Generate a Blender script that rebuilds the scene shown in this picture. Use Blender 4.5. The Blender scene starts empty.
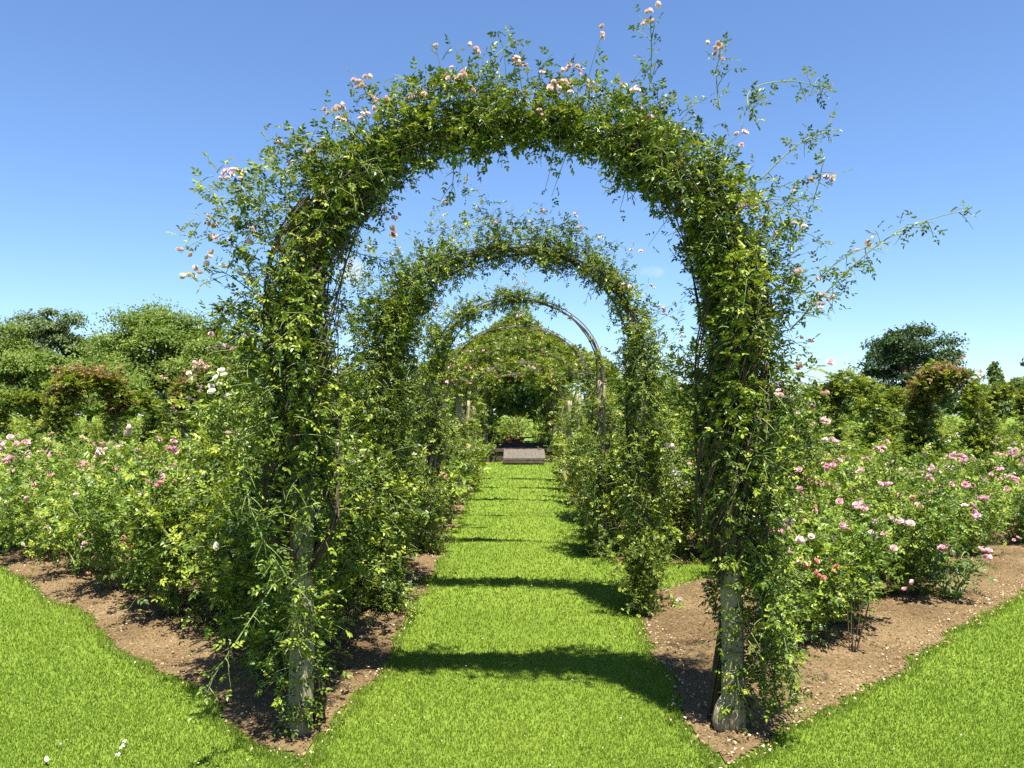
import bpy, math, random
import numpy as np
from mathutils import Vector, Matrix

rng = np.random.default_rng(7)
random.seed(7)
scene = bpy.context.scene
COL = scene.collection
R = math.radians

# ------------------------------------------------------------------ camera
FPX, EYE = 800.0, 1.6
PITCH, YAW = math.atan(31 / 800), math.atan(6 / 800)
cd = bpy.data.cameras.new('camera')
cd.sensor_width = 36.0
cd.lens = FPX / 1024 * 36.0
cd.clip_start, cd.clip_end = 0.05, 3000
cam = bpy.data.objects.new('camera', cd)
COL.objects.link(cam)
cam.location = (0, 0, EYE)
cam.rotation_euler = (math.pi / 2 + PITCH, 0, YAW)
scene.camera = cam
CM = cam.rotation_euler.to_matrix()


def at(px, py, Y):
    """point of the plane y = Y seen at a pixel of the photograph (for surveying)"""
    d = CM @ Vector(((px - 512) / FPX, -(py - 384) / FPX, -1))
    return np.array((d.x / d.y * Y, Y, EYE + d.z / d.y * Y))


def gp(px, py):
    """point of the ground"""
    d = CM @ Vector(((px - 512) / FPX, -(py - 384) / FPX, -1))
    k = -EYE / d.z
    return np.array((d.x * k, d.y * k, 0.0))


# ------------------------------------------------------------------ materials
def new_mat(name):
    m = bpy.data.materials.new(name)
    m.use_nodes = True
    n = m.node_tree
    n.nodes.clear()
    out = n.nodes.new('ShaderNodeOutputMaterial')
    return m, n, out


def N(n, kind, **kw):
    x = n.nodes.new(kind)
    for k, v in kw.items():
        setattr(x, k, v)
    return x


def ramp(n, stops):
    r = N(n, 'ShaderNodeValToRGB')
    e = r.color_ramp.elements
    while len(e) < len(stops):
        e.new(0.5)
    for i, (p, c) in enumerate(stops):
        e[i].position = p
        e[i].color = (*c, 1)
    return r


def leaf_mat(name, stops, trans=0.35, rough=0.42, spec=0.4, objvar=0.12, tcol=(1.25, 1.25, 0.55)):
    m, n, out = new_mat(name)
    a = N(n, 'ShaderNodeAttribute', attribute_name='tint')
    oi = N(n, 'ShaderNodeObjectInfo')
    ma = N(n, 'ShaderNodeMath', operation='MULTIPLY_ADD')
    n.links.new(oi.outputs['Random'], ma.inputs[0])
    ma.inputs[1].default_value = objvar
    n.links.new(a.outputs['Fac'], ma.inputs[2])
    su = N(n, 'ShaderNodeMath', operation='SUBTRACT')
    n.links.new(ma.outputs[0], su.inputs[0])
    su.inputs[1].default_value = objvar * .5
    r = ramp(n, stops)
    n.links.new(su.outputs[0], r.inputs[0])
    p = N(n, 'ShaderNodeBsdfPrincipled')
    p.inputs['Roughness'].default_value = rough
    p.inputs['Specular IOR Level'].default_value = spec
    n.links.new(r.outputs[0], p.inputs['Base Color'])
    mul = N(n, 'ShaderNodeMix', data_type='RGBA', blend_type='MULTIPLY')
    mul.inputs['Factor'].default_value = 1
    n.links.new(r.outputs[0], mul.inputs['A'])
    mul.inputs['B'].default_value = (*tcol, 1)
    t = N(n, 'ShaderNodeBsdfTranslucent')
    n.links.new(mul.outputs['Result'], t.inputs['Color'])
    mix = N(n, 'ShaderNodeMixShader')
    mix.inputs[0].default_value = trans
    n.links.new(p.outputs[0], mix.inputs[1])
    n.links.new(t.outputs[0], mix.inputs[2])
    n.links.new(mix.outputs[0], out.inputs[0])
    return m


def noise_mat(name, stops, scale=8, detail=6, rough=0.8, bump=0.3, bscale=None, stretch=(1, 1, 1), spec=0.25, bdist=0.01):
    m, n, out = new_mat(name)
    tc = N(n, 'ShaderNodeTexCoord')
    mp = N(n, 'ShaderNodeMapping')
    mp.inputs['Scale'].default_value = stretch
    n.links.new(tc.outputs['Object'], mp.inputs[0])
    nt = N(n, 'ShaderNodeTexNoise')
    nt.inputs['Scale'].default_value = scale
    nt.inputs['Detail'].default_value = detail
    nt.inputs['Roughness'].default_value = .65
    n.links.new(mp.outputs[0], nt.inputs['Vector'])
    r = ramp(n, stops)
    n.links.new(nt.outputs['Fac'], r.inputs[0])
    p = N(n, 'ShaderNodeBsdfPrincipled')
    p.inputs['Roughness'].default_value = rough
    p.inputs['Specular IOR Level'].default_value = spec
    n.links.new(r.outputs[0], p.inputs['Base Color'])
    if bump:
        n2 = N(n, 'ShaderNodeTexNoise')
        n2.inputs['Scale'].default_value = bscale or scale * 3
        n2.inputs['Detail'].default_value = 8
        n.links.new(mp.outputs[0], n2.inputs['Vector'])
        b = N(n, 'ShaderNodeBump')
        b.inputs['Strength'].default_value = bump
        b.inputs['Distance'].default_value = bdist
        n.links.new(n2.outputs['Fac'], b.inputs['Height'])
        n.links.new(b.outputs[0], p.inputs['Normal'])
    n.links.new(p.outputs[0], out.inputs[0])
    return m


M = {}
# rose leaves: dark blue-green old leaves up to yellow-green young ones
M['rose_leaf'] = leaf_mat('rose_leaf', [(0, (.024, .048, .010)), (.4, (.100, .155, .016)), (.72, (.21, .265, .024)), (1, (.30, .33, .045))], trans=.20, spec=.3, tcol=(1.4, 1.3, .5))
M['bush_leaf'] = leaf_mat('bush_leaf', [(0, (.040, .075, .014)), (.4, (.110, .180, .020)), (.72, (.20, .27, .028)), (1, (.26, .31, .05))], trans=.26, spec=.3, tcol=(1.4, 1.3, .5))
M['blue_leaf'] = leaf_mat('blue_leaf', [(0, (.045, .09, .025)), (.6, (.09, .16, .04)), (1, (.15, .22, .06))], trans=.3)
M['creeper'] = leaf_mat('creeper', [(0, (.05, .09, .012)), (.5, (.15, .20, .02)), (1, (.28, .29, .035))], trans=.36)
M['bronze_leaf'] = leaf_mat('bronze_leaf', [(0, (.13, .11, .04)), (.5, (.25, .16, .07)), (1, (.36, .22, .12))], trans=.3)
M['tree_leaf'] = leaf_mat('tree_leaf', [(0, (.075, .12, .026)), (.5, (.165, .23, .046)), (1, (.25, .30, .075))], trans=.4, spec=.25, rough=.6)
M['pale_tree_leaf'] = leaf_mat('pale_tree_leaf', [(0, (.08, .12, .05)), (.5, (.15, .20, .08)), (1, (.22, .27, .11))], trans=.3, spec=.25, rough=.6)
M['dark_tree_leaf'] = leaf_mat('dark_tree_leaf', [(0, (.018, .038, .014)), (.5, (.036, .070, .022)), (1, (.065, .10, .03))], trans=.22, spec=.3, rough=.5)
M['grass'] = leaf_mat('grass', [(0, (.10, .168, .018)), (.5, (.160, .236, .026)), (.85, (.225, .28, .04)), (1, (.30, .30, .10))], trans=.5, rough=.55, spec=.25, objvar=0)
M['cane'] = noise_mat('cane', [(.3, (.10, .16, .04)), (.7, (.20, .22, .07))], 20, bump=0)
M['old_cane'] = noise_mat('old_cane', [(.3, (.035, .025, .016)), (.7, (.10, .072, .046))], 14, bump=.4)
M['bark'] = noise_mat('bark', [(.3, (.07, .05, .035)), (.7, (.18, .14, .10))], 3, bump=.6, stretch=(3, 3, .6))
M['post'] = noise_mat('post', [(.25, (.13, .105, .055)), (.5, (.28, .235, .135)), (.75, (.40, .35, .215))], 9, bump=.8, bscale=26, stretch=(7, 7, .16), rough=.9)
M['iron'] = noise_mat('iron', [(.35, (.055, .045, .04)), (.7, (.16, .12, .095))], 20, bump=.3, rough=.75)
M['wire'] = noise_mat('wire', [(.4, (.09, .08, .065)), (.6, (.16, .145, .12))], 30, bump=0, rough=.5)
M['chip'] = leaf_mat('chip', [(0, (.07, .042, .024)), (.5, (.165, .112, .060)), (.85, (.31, .235, .14)), (1, (.52, .43, .31))], trans=0.0, rough=.9, spec=.15, objvar=0)
M['petal_litter'] = leaf_mat('petal_litter', [(0, (.30, .21, .09)), (.5, (.42, .31, .17)), (1, (.66, .56, .42))], trans=.2, rough=.8, spec=.2, objvar=0, tcol=(1, 1, 1))
M['deck'] = noise_mat('deck', [(.3, (.068, .058, .046)), (.7, (.135, .117, .092))], 4, bump=.4, stretch=(8, 1, 1), spec=.05, rough=.95)
M['deck_side'] = noise_mat('deck_side', [(.3, (.05, .035, .025)), (.7, (.10, .075, .055))], 5, bump=.4, spec=.02, rough=1.0)
M['white_petal'] = leaf_mat('white_petal', [(0, (.70, .66, .60)), (1, (.85, .82, .78))], trans=.2, rough=.6, objvar=0, tcol=(1, 1, 1))


def petal_mat(name, lo, hi):
    return leaf_mat(name, [(0, lo), (1, hi)], trans=.3, rough=.6, spec=.25, objvar=.25, tcol=(1.05, 1, 1))


PET = {
    'pink': petal_mat('petal_pink', (.76, .32, .41), (.90, .62, .67)),
    'pale': petal_mat('petal_pale_pink', (.78, .50, .50), (.88, .71, .70)),
    'mauve': petal_mat('petal_mauve', (.80, .45, .57), (.90, .66, .74)),
    'coral': petal_mat('petal_coral', (.72, .20, .20), (.84, .44, .36)),
    'peach': petal_mat('petal_peach', (.76, .46, .45), (.88, .70, .68)),
    'white': petal_mat('petal_white', (.78, .72, .62), (.88, .86, .80)),
    'faded': petal_mat('petal_faded', (.50, .28, .24), (.76, .54, .50)),
    'red': petal_mat('petal_red', (.45, .06, .06), (.66, .16, .13)),
}

# soil
m, n, out = new_mat('soil')
tc = N(n, 'ShaderNodeTexCoord')
a = N(n, 'ShaderNodeTexNoise'); a.inputs['Scale'].default_value = 1.3; a.inputs['Detail'].default_value = 5
b = N(n, 'ShaderNodeTexNoise'); b.inputs['Scale'].default_value = 42; b.inputs['Detail'].default_value = 8; b.inputs['Roughness'].default_value = .7
for x in (a, b):
    n.links.new(tc.outputs['Object'], x.inputs['Vector'])
mx = N(n, 'ShaderNodeMath', operation='MULTIPLY_ADD'); mx.inputs[1].default_value = .62
n.links.new(b.outputs['Fac'], mx.inputs[0])
m2 = N(n, 'ShaderNodeMath', operation='MULTIPLY'); m2.inputs[1].default_value = .38
n.links.new(a.outputs['Fac'], m2.inputs[0]); n.links.new(m2.outputs[0], mx.inputs[2])
r = ramp(n, [(.33, (.058, .034, .016)), (.5, (.128, .088, .042)), (.68, (.23, .165, .085))])
n.links.new(mx.outputs[0], r.inputs[0])
p = N(n, 'ShaderNodeBsdfPrincipled'); p.inputs['Roughness'].default_value = .95; p.inputs['Specular IOR Level'].default_value = .1
n.links.new(r.outputs[0], p.inputs['Base Color'])
bp = N(n, 'ShaderNodeBump'); bp.inputs['Strength'].default_value = .8; bp.inputs['Distance'].default_value = .02
n.links.new(b.outputs['Fac'], bp.inputs['Height']); n.links.new(bp.outputs[0], p.inputs['Normal'])
n.links.new(p.outputs[0], out.inputs[0])
M['soil'] = m

# lawn
m, n, out = new_mat('lawn')
tc = N(n, 'ShaderNodeTexCoord')
a = N(n, 'ShaderNodeTexNoise'); a.inputs['Scale'].default_value = .9; a.inputs['Detail'].default_value = 4
b = N(n, 'ShaderNodeTexNoise'); b.inputs['Scale'].default_value = 60; b.inputs['Detail'].default_value = 6
for x in (a, b):
    n.links.new(tc.outputs['Object'], x.inputs['Vector'])
mx = N(n, 'ShaderNodeMath', operation='MULTIPLY_ADD'); mx.inputs[1].default_value = .5
n.links.new(b.outputs['Fac'], mx.inputs[0])
m2 = N(n, 'ShaderNodeMath', operation='MULTIPLY'); m2.inputs[1].default_value = .5
n.links.new(a.outputs['Fac'], m2.inputs[0]); n.links.new(m2.outputs[0], mx.inputs[2])
r = ramp(n, [(.32, (.080, .125, .014)), (.5, (.108, .158, .018)), (.68, (.140, .185, .026))])
n.links.new(mx.outputs[0], r.inputs[0])
p = N(n, 'ShaderNodeBsdfPrincipled'); p.inputs['Roughness'].default_value = .9; p.inputs['Specular IOR Level'].default_value = .1
n.links.new(r.outputs[0], p.inputs['Base Color'])
bp = N(n, 'ShaderNodeBump'); bp.inputs['Strength'].default_value = .5; bp.inputs['Distance'].default_value = .02
n.links.new(b.outputs['Fac'], bp.inputs['Height']); n.links.new(bp.outputs[0], p.inputs['Normal'])
n.links.new(p.outputs[0], out.inputs[0])
M['lawn'] = m


# ------------------------------------------------------------------ mesh building
def unit(v):
    return v / np.maximum(np.linalg.norm(v, axis=-1, keepdims=True), 1e-9)


def rand_dir(k):
    return unit(rng.normal(size=(k, 3)))


class MB:
    """vertices and faces for ONE mesh, with a per-vertex tint"""

    def __init__(s):
        s.v, s.q, s.t, s.tv, s.n = [], [], [], [], 0

    def raw(s, verts, quads=None, tris=None, tint=None):
        verts = np.asarray(verts, np.float32).reshape(-1, 3)
        if quads is not None and len(quads):
            s.q.append(np.asarray(quads, np.int64).reshape(-1, 4) + s.n)
        if tris is not None and len(tris):
            s.t.append(np.asarray(tris, np.int64).reshape(-1, 3) + s.n)
        s.v.append(verts)
        s.tv.append(np.full(len(verts), .5, np.float32) if tint is None else np.asarray(tint, np.float32))
        s.n += len(verts)

    def leaves(s, P, D, U, L, W, tint, fold=.25, curl=.12):
        """leaf blades: P base, D along, U facing, L length, W width"""
        P, D = np.asarray(P), unit(np.asarray(D))
        S = unit(np.cross(D, U))
        Nn = np.cross(S, D)
        k = len(P)
        L = np.broadcast_to(L, (k,))[:, None]
        W = np.broadcast_to(W, (k,))[:, None] * .5
        lift = Nn * W * fold * 2
        tip = P + D * L - Nn * L * curl
        a1, a2 = P + D * L * .3 + lift, P + D * L * .68 + lift * .7 - Nn * L * curl * .3
        V = np.stack([P, a1 + S * W * .95, a2 + S * W * .72, tip, a2 - S * W * .72, a1 - S * W * .95], 1)
        i = np.arange(k)[:, None] * 6
        Q = np.concatenate([i + np.array([[0, 1, 2, 3]]), i + np.array([[0, 3, 4, 5]])])
        s.raw(V, quads=Q, tint=np.repeat(tint, 6))

    def tube(s, pts, rad, k=6, cap=True):
        s.tubes(np.asarray(pts)[None], np.asarray(rad)[None], k, cap)

    def tubes(s, pts, rad, k=4, cap=False):
        """pts (n, m, 3), rad (n, m)"""
        pts = np.asarray(pts, float)
        n_, m_, _ = pts.shape
        rad = np.broadcast_to(rad, (n_, m_))
        T = unit(np.gradient(pts, axis=1))
        ref = np.where(np.abs(T[..., 2:3]) > .9, np.array([1., 0, 0]), np.array([0, 0, 1.]))
        if m_ > 2:
            ref = np.broadcast_to(ref[:, m_ // 2:m_ // 2 + 1], T.shape)
        A = unit(np.cross(T, ref + 1e-4))
        B = np.cross(T, A)
        an = np.arange(k) * 2 * math.pi / k
        V = pts[:, :, None] + rad[:, :, None, None] * (A[:, :, None] * np.cos(an)[:, None] + B[:, :, None] * np.sin(an)[:, None])
        i = np.arange(n_)[:, None, None] * m_ * k + np.arange(m_ - 1)[None, :, None] * k
        j = np.arange(k)[None, None]
        j2 = (j + 1) % k
        Q = np.stack([i + j, i + j2, i + k + j2, i + k + j], -1)
        s.raw(V, quads=Q)
        if cap:
            base = s.n - n_ * m_ * k
            for c in range(n_):
                for row, sg in ((0, -1), (m_ - 1, 1)):
                    ring = [base + c * m_ * k + row * k + x for x in range(k)]
                    cen = pts[c, row]
                    s.v.append(np.asarray([cen], np.float32)); s.tv.append(np.array([.5], np.float32))
                    ci = s.n; s.n += 1
                    s.t.append(np.array([[ring[x], ring[(x + 1) % k], ci][::sg] for x in range(k)], np.int64))

    def box(s, c, size, rz=0.0):
        c, h = np.asarray(c, float), np.asarray(size, float) / 2
        V = np.array([[x, y, z] for x in (-1, 1) for y in (-1, 1) for z in (-1, 1)]) * h
        co, si = math.cos(rz), math.sin(rz)
        V = np.stack([V[:, 0] * co - V[:, 1] * si, V[:, 0] * si + V[:, 1] * co, V[:, 2]], 1) + c
        s.raw(V, quads=[[0, 1, 3, 2], [4, 6, 7, 5], [0, 4, 5, 1], [2, 3, 7, 6], [0, 2, 6, 4], [1, 5, 7, 3]])

    def mesh(s, name, mats, smooth=False):
        me = bpy.data.meshes.new(name)
        V = np.concatenate(s.v)
        q = np.concatenate(s.q) if s.q else np.zeros((0, 4), np.int64)
        t = np.concatenate(s.t) if s.t else np.zeros((0, 3), np.int64)
        me.vertices.add(len(V)); me.vertices.foreach_set('co', V.ravel())
        li = np.concatenate([q.ravel(), t.ravel()]).astype(np.int32)
        me.loops.add(len(li)); me.loops.foreach_set('vertex_index', li)
        st = np.concatenate([np.arange(len(q)) * 4, len(q) * 4 + np.arange(len(t)) * 3]).astype(np.int32)
        me.polygons.add(len(st)); me.polygons.foreach_set('loop_start', st)
        me.polygons.foreach_set('use_smooth', np.full(len(st), smooth))
        at_ = me.attributes.new('tint', 'FLOAT', 'POINT')
        at_.data.foreach_set('value', np.concatenate(s.tv))
        me.update(calc_edges=True); me.validate()
        me.materials.append(mats)
        return me


def link(name, mesh, parent=None, loc=None, rz=0.0, sc=1.0):
    o = bpy.data.objects.new(name, mesh)
    COL.objects.link(o)
    if parent is not None:
        o.parent = parent
    if loc is not None:
        o.location = tuple(loc)
    o.rotation_euler = (0, 0, rz)
    o.scale = (sc,) * 3 if np.isscalar(sc) else sc
    return o


def thing(name, label, cat, loc=(0, 0, 0), rz=0.0, group=None, sc=1.0):
    o = link(name, None, None, loc, rz, sc)
    o.empty_display_size = .2
    o['label'], o['category'] = label, cat
    if group:
        o['group'] = group
    return o


def structure(o, kind='structure', label=None):
    o['kind'] = kind
    if label:
        o['label'] = label
    return o


# ------------------------------------------------------------------ shoots (twigs carrying rose leaves)
def shoots(leaf, stem, P, D, L, node_gap=.055, leaf_l=.034, rachis=.06, droop=.25, r0=.0028, tint=None, five=True, up=1.15, first=.12, tvar=.14):
    """P (n,3) starts, D directions, L lengths -> leaflets into leaf (MB), twigs into stem (MB). Returns tips."""
    n_ = len(P)
    if n_ == 0:
        return np.zeros((0, 3))
    P, D, L = np.asarray(P, float), unit(np.asarray(D, float)), np.broadcast_to(np.asarray(L, float), (n_,))
    side = rand_dir(n_) * .18
    dz = np.array([0, 0, -1.0])

    def pos(s):
        s = s[..., None]
        LL = L.reshape((n_,) + (1,) * (s.ndim - 1))
        Dd = D.reshape((n_,) + (1,) * (s.ndim - 2) + (3,))
        Sd = side.reshape(Dd.shape)
        Pp = P.reshape(Dd.shape)
        return Pp + LL * (Dd * s + (dz * droop + Sd) * s ** 2)

    if stem is not None:
        sv = np.broadcast_to(np.linspace(0, 1, 5), (n_, 5))
        stem.tubes(pos(sv), np.linspace(1, .35, 5)[None] * r0, 3)
    if tint is None:
        tint = np.clip(rng.normal(.42, .2, n_), 0, 1)
    kmax = max(1, int(math.ceil(L.max() / node_gap)))
    kk = np.maximum(1, np.round(L / node_gap)).astype(int)
    idx = np.arange(kmax)[None] + np.zeros((n_, 1), int)
    ok = idx < kk[:, None]
    s = first + (1 - first) * (idx + rng.uniform(.1, .9, idx.shape)) / kk[:, None]
    pp = pos(np.minimum(s, 1))
    tg = unit(pos(np.minimum(s, 1) + .02) - pp)
    pp, tg = pp[ok], tg[ok]
    tn = np.repeat(tint[:, None], kmax, 1)[ok]
    k = len(pp)
    rd = unit(tg * .45 + rand_dir(k) * .95 + np.array([0, 0, .12]))
    U = unit(rand_dir(k) * .75 + np.array([0, 0, up]))
    U = unit(U - rd * np.sum(U * rd, 1, keepdims=True) + 1e-5)
    S = np.cross(rd, U)
    rl = (rachis * rng.uniform(.7, 1.25, k))[:, None]
    sz = leaf_l * rng.uniform(.72, 1.2, k)
    sets = [(rl, rd, 1.0)]
    if five:
        for f in (.45, .85):
            for sg in (-1, 1):
                sets.append((rl * f, unit(rd * .6 + S * sg), .85))
    for off, dr, f in sets:
        j = rand_dir(k) * .22
        leaf.leaves(pp + rd * off, dr + j, unit(U + rand_dir(k) * .28), sz * f, sz * f * .6,
                    np.clip(tn + rng.normal(0, tvar, k), 0, 1))
    return pos(np.ones((n_, 1)))[:, 0]


# ------------------------------------------------------------------ blooms
def rose(mb, c, r, up, lo=0):
    """one open rose: whorls of cupped petals round the axis 'up'"""
    up = unit(np.asarray(up, float))
    a = unit(np.cross(up, [.3, .9, .2])); b = np.cross(up, a)
    for ring, (cnt, tilt, len_, wid) in enumerate([(6, 1.05, .9, .95), (6, .72, .95, .85), (5, .42, .9, .7), (4, .15, .8, .5)][:(2 if lo else 4)]):
        for k in range(cnt):
            an = (k + ring * .37 + random.uniform(-.12, .12)) * 2 * math.pi / cnt
            o = a * math.cos(an) + b * math.sin(an)
            sd = np.cross(up, o)
            t = tilt + random.uniform(-.12, .12)
            d1 = up * math.cos(t * .7) + o * math.sin(t * .7)
            d2 = up * math.cos(t * 1.1) + o * math.sin(t * 1.1)
            l, w = r * len_, r * wid * .62
            p0 = c + o * r * .05 - up * r * .15
            p1 = p0 + d1 * l * .55
            p2 = p1 + d2 * l * .5
            V = [p0 - sd * w * .3, p0 + sd * w * .3, p1 + sd * w - d1 * .03 * l + up * .1 * w, p1 - sd * w + up * .1 * w, p2 + sd * w * .62 , p2 - sd * w * .62, p1 - up * l * .05, p2 + d2 * l * .1]
            V = np.array(V)
            tn = np.clip(.25 + .55 * rng.random() + .12 * (ring == 0), 0, 1)
            mb.raw(V, quads=[[0, 1, 6, 3], [1, 2, 4, 6], [3, 6, 7, 5]], tris=[[6, 4, 7], [0, 6, 3]], tint=np.full(8, tn))


def bloom_mesh(kind, n_, r, spread):
    mb = MB()
    for i in range(n_):
        c = np.array([0, 0, 0.]) if i == 0 else np.array([random.gauss(0, spread), random.gauss(0, spread), random.uniform(-.5, .6) * spread])
        rose(mb, c, r * random.uniform(.75, 1.1), [random.gauss(0, .45), random.gauss(0, .45) - .35, 1])
    me = mb.mesh('flower_' + kind, PET[kind])
    me['roses'] = n_
    return me


BLOOM = {}


def bloom_of(kind, size='mid'):
    key = (kind, size)
    if key not in BLOOM:
        r, sp, ns = {'small': (.0225, .028, (1, 2, 3, 4)), 'mid': (.037, .048, (1, 2, 3, 4)), 'big': (.041, .055, (1, 2, 4, 5)), 'far': (.07, .09, (3, 5))}[size]
        BLOOM[key] = [bloom_mesh(kind, k, r, sp) for k in ns]
    return random.choice(BLOOM[key])


def put_bloom(parent, kind, size, loc, sc=1.0, single=False):
    me = bloom_of(kind, size)
    while single and me['roses'] > 1:
        me = bloom_of(kind, size)
    many = me['roses'] if parent.location.y < 8.5 else 1
    if many > 1:                               # near trusses: every rose is a piece of its own
        one = [x for x in BLOOM[(kind, size)] if x['roses'] == 1]
        me = one[0]
    o = link('flower' if me['roses'] == 1 and many == 1 else 'flower_truss', me, parent, loc, random.uniform(0, 6.28), sc * random.uniform(.85, 1.15))
    o.rotation_euler = (random.gauss(0, .5), random.gauss(0, .5), random.uniform(0, 6.28))
    sp_ = {'small': .030, 'mid': .05, 'big': .058}.get(size, .06)
    for q in range(many - 1):
        f = link('flower', me, o, (random.gauss(0, sp_), random.gauss(0, sp_), random.uniform(-.6, .3) * sp_), 0, random.uniform(.75, 1.05))
        f.rotation_euler = (random.gauss(0, .5), random.gauss(0, .5), random.uniform(0, 6.28))
    return o


# ------------------------------------------------------------------ the beds and the lawn
def left_line(x):     # grass edge in front of the left bed, y for an x
    return 3.72 + (-1.0 - x) * 1.07


def right_line(x):
    return 3.66 + (x - .97) * 1.01


def vnoise(x, y, s, seed=0):
    """smooth value noise"""
    x, y = np.asarray(x) * s, np.asarray(y) * s
    xi, yi = np.floor(x).astype(np.int64), np.floor(y).astype(np.int64)
    fx, fy = x - xi, y - yi
    fx, fy = fx * fx * (3 - 2 * fx), fy * fy * (3 - 2 * fy)

    def h(a, b):
        v = (a * 374761393 + b * 668265263 + seed * 974711) & 0x7fffffff
        v = ((v ^ (v >> 13)) * 1274126177) & 0x7fffffff
        return ((v ^ (v >> 16)) & 0xffff) / 65535.0
    return (h(xi, yi) * (1 - fx) + h(xi + 1, yi) * fx) * (1 - fy) + (h(xi, yi + 1) * (1 - fx) + h(xi + 1, yi + 1) * fx) * fy


PATH_L, PATH_R = -.86, .90
LDEPTH, RDEPTH = 8.5, 3.4


def bed_sd(x, y):
    """> 0 inside a bed (metres to its edge, roughly)"""
    x, y = np.asarray(x, float), np.asarray(y, float)
    wob = (vnoise(x, y, 2.2, 3) - .5) * .14 + (vnoise(x, y, 9, 5) - .5) * .07
    l = np.minimum(np.minimum(PATH_L - .10 * np.exp(-(y - 3.9) ** 2) - x, (y - left_line(x)) * .70), (left_line(x) + LDEPTH - y) * .7)
    r_ = np.minimum(np.minimum(x - PATH_R, (y - right_line(x)) * .70), (right_line(x) + RDEPTH - y) * .7)
    # the inner borders go on along the walk
    w = np.minimum(np.minimum(np.where(x < 0, PATH_L - .05 - x, x - PATH_R - .1), 2.6 - np.abs(x)), np.minimum(y - np.where(x < 0, 6, 8.7), 23 - y))
    return np.maximum(np.maximum(l, r_), w) + wob


mb = MB()
mb.raw([[-900, -60, 0], [900, -60, 0], [900, 1500, 0], [-900, 1500, 0]], quads=[[0, 1, 2, 3]])
structure(link('lawn', mb.mesh('lawn', M['lawn'])))


def soil_patch(x0, x1, y0, y1, st, zoff):
    nx, ny = int((x1 - x0) / st) + 1, int((y1 - y0) / st) + 1
    X, Y = np.meshgrid(np.linspace(x0, x1, nx), np.linspace(y0, y1, ny))
    sd = bed_sd(X, Y)
    rise = np.clip(sd / .35, 0, 1)
    Z = zoff + rise * .035 + rise * ((vnoise(X, Y, 4, 11) - .5) * .06 + (vnoise(X, Y, 13, 12) - .5) * .035 + (vnoise(X, Y, 31, 13) - .5) * .022)
    Z = np.maximum(Z, zoff)
    i = np.arange(nx * ny).reshape(ny, nx)
    q = np.stack([i[:-1, :-1], i[:-1, 1:], i[1:, 1:], i[1:, :-1]], -1)
    ok = (sd[:-1, :-1] > 0) & (sd[1:, 1:] > 0) & (sd[:-1, 1:] > 0) & (sd[1:, :-1] > 0)
    return np.stack([X, Y, Z], -1).reshape(-1, 3), q[ok]


mb = MB()
for box in ((-9, -.7, 3.4, 8.999, .03, .006), (.8, 9, 3.4, 8.999, .03, .006), (-14, -.7, 9, 26, .11, .006), (.8, 16, 9, 26, .11, .006)):
    v, q = soil_patch(*box)
    used = np.unique(q); mp_ = np.full(len(v), -1); mp_[used] = np.arange(len(used))
    mb.raw(v[used], quads=mp_[q])
structure(link('soil', mb.mesh('soil', M['soil'], True)))

# mulch chips and dry petals lying on the soil and along its edge
mb = MB()


def scatter_pts(n_, x0, x1, y0, y1, lo, hi):
    x, y = rng.uniform(x0, x1, n_), rng.uniform(y0, y1, n_)
    s_ = bed_sd(x, y)
    k = (s_ > lo) & (s_ < hi)
    return np.stack([x[k], y[k]], 1), s_[k]


for x0, x1 in ((-6.5, -.7), (.7, 7.5)):
    pts, s_ = scatter_pts(90000, x0, x1, 3.4, 10.5, -.05, 1.9)
    k = len(pts)
    P = np.concatenate([pts, np.full((k, 1), .0)], 1)
    rise = np.clip(s_ / .35, 0, 1)
    P[:, 2] = .012 + rise * (.045 + (vnoise(P[:, 0], P[:, 1], 4, 11) - .5) * .06)
    mb.leaves(P, rand_dir(k) * [1, 1, .35], unit(rand_dir(k) * .6 + [0, 0, 1]), rng.uniform(.005, .018, k), rng.uniform(.004, .010, k),
              np.clip(rng.normal(.40, .2, k), 0, 1), fold=.1, curl=.1)
structure(link('mulch', mb.mesh('mulch', M['chip'])), 'stuff', 'brown bark chips scattered over the soil of the rose beds')
mb = MB()
for x0, x1, n_ in ((-6.5, -.7, 5000), (.7, 7.5, 15000)):
    pts, s_ = scatter_pts(n_, x0, x1, 3.4, 10.5, -.06, .2)
    k = len(pts)
    P = np.concatenate([pts, np.full((k, 1), .0)], 1)
    P[:, 2] = np.where(s_ < 0, .03, .03) + rng.uniform(0, .012, k)
    mb.leaves(P, rand_dir(k) * [1, 1, .25], unit(rand_dir(k) * .5 + [0, 0, 1]), rng.uniform(.010, .026, k), rng.uniform(.008, .018, k),
              np.clip(rng.normal(.4, .28, k), 0, 1), fold=.2, curl=.2)
pts = np.stack([rng.uniform(-5, 6, 1500), 3.2 + 10 * rng.random(1500) ** 1.5], 1)
pts = pts[bed_sd(pts[:, 0], pts[:, 1]) < 0]
P = np.concatenate([pts, rng.uniform(.02, .04, (len(pts), 1))], 1)
k = len(P)
mb.leaves(P, rand_dir(k) * [1, 1, .3], unit(rand_dir(k) * .5 + [0, 0, 1]), rng.uniform(.006, .014, k), rng.uniform(.005, .010, k), np.clip(rng.normal(.5, .3, k), 0, 1))
structure(link('petal_litter', mb.mesh('petal_litter', M['petal_litter'])), 'stuff', 'dry rose petals and straw littering the bed edges and lawn')

# grass blades
mb = MB()


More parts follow.
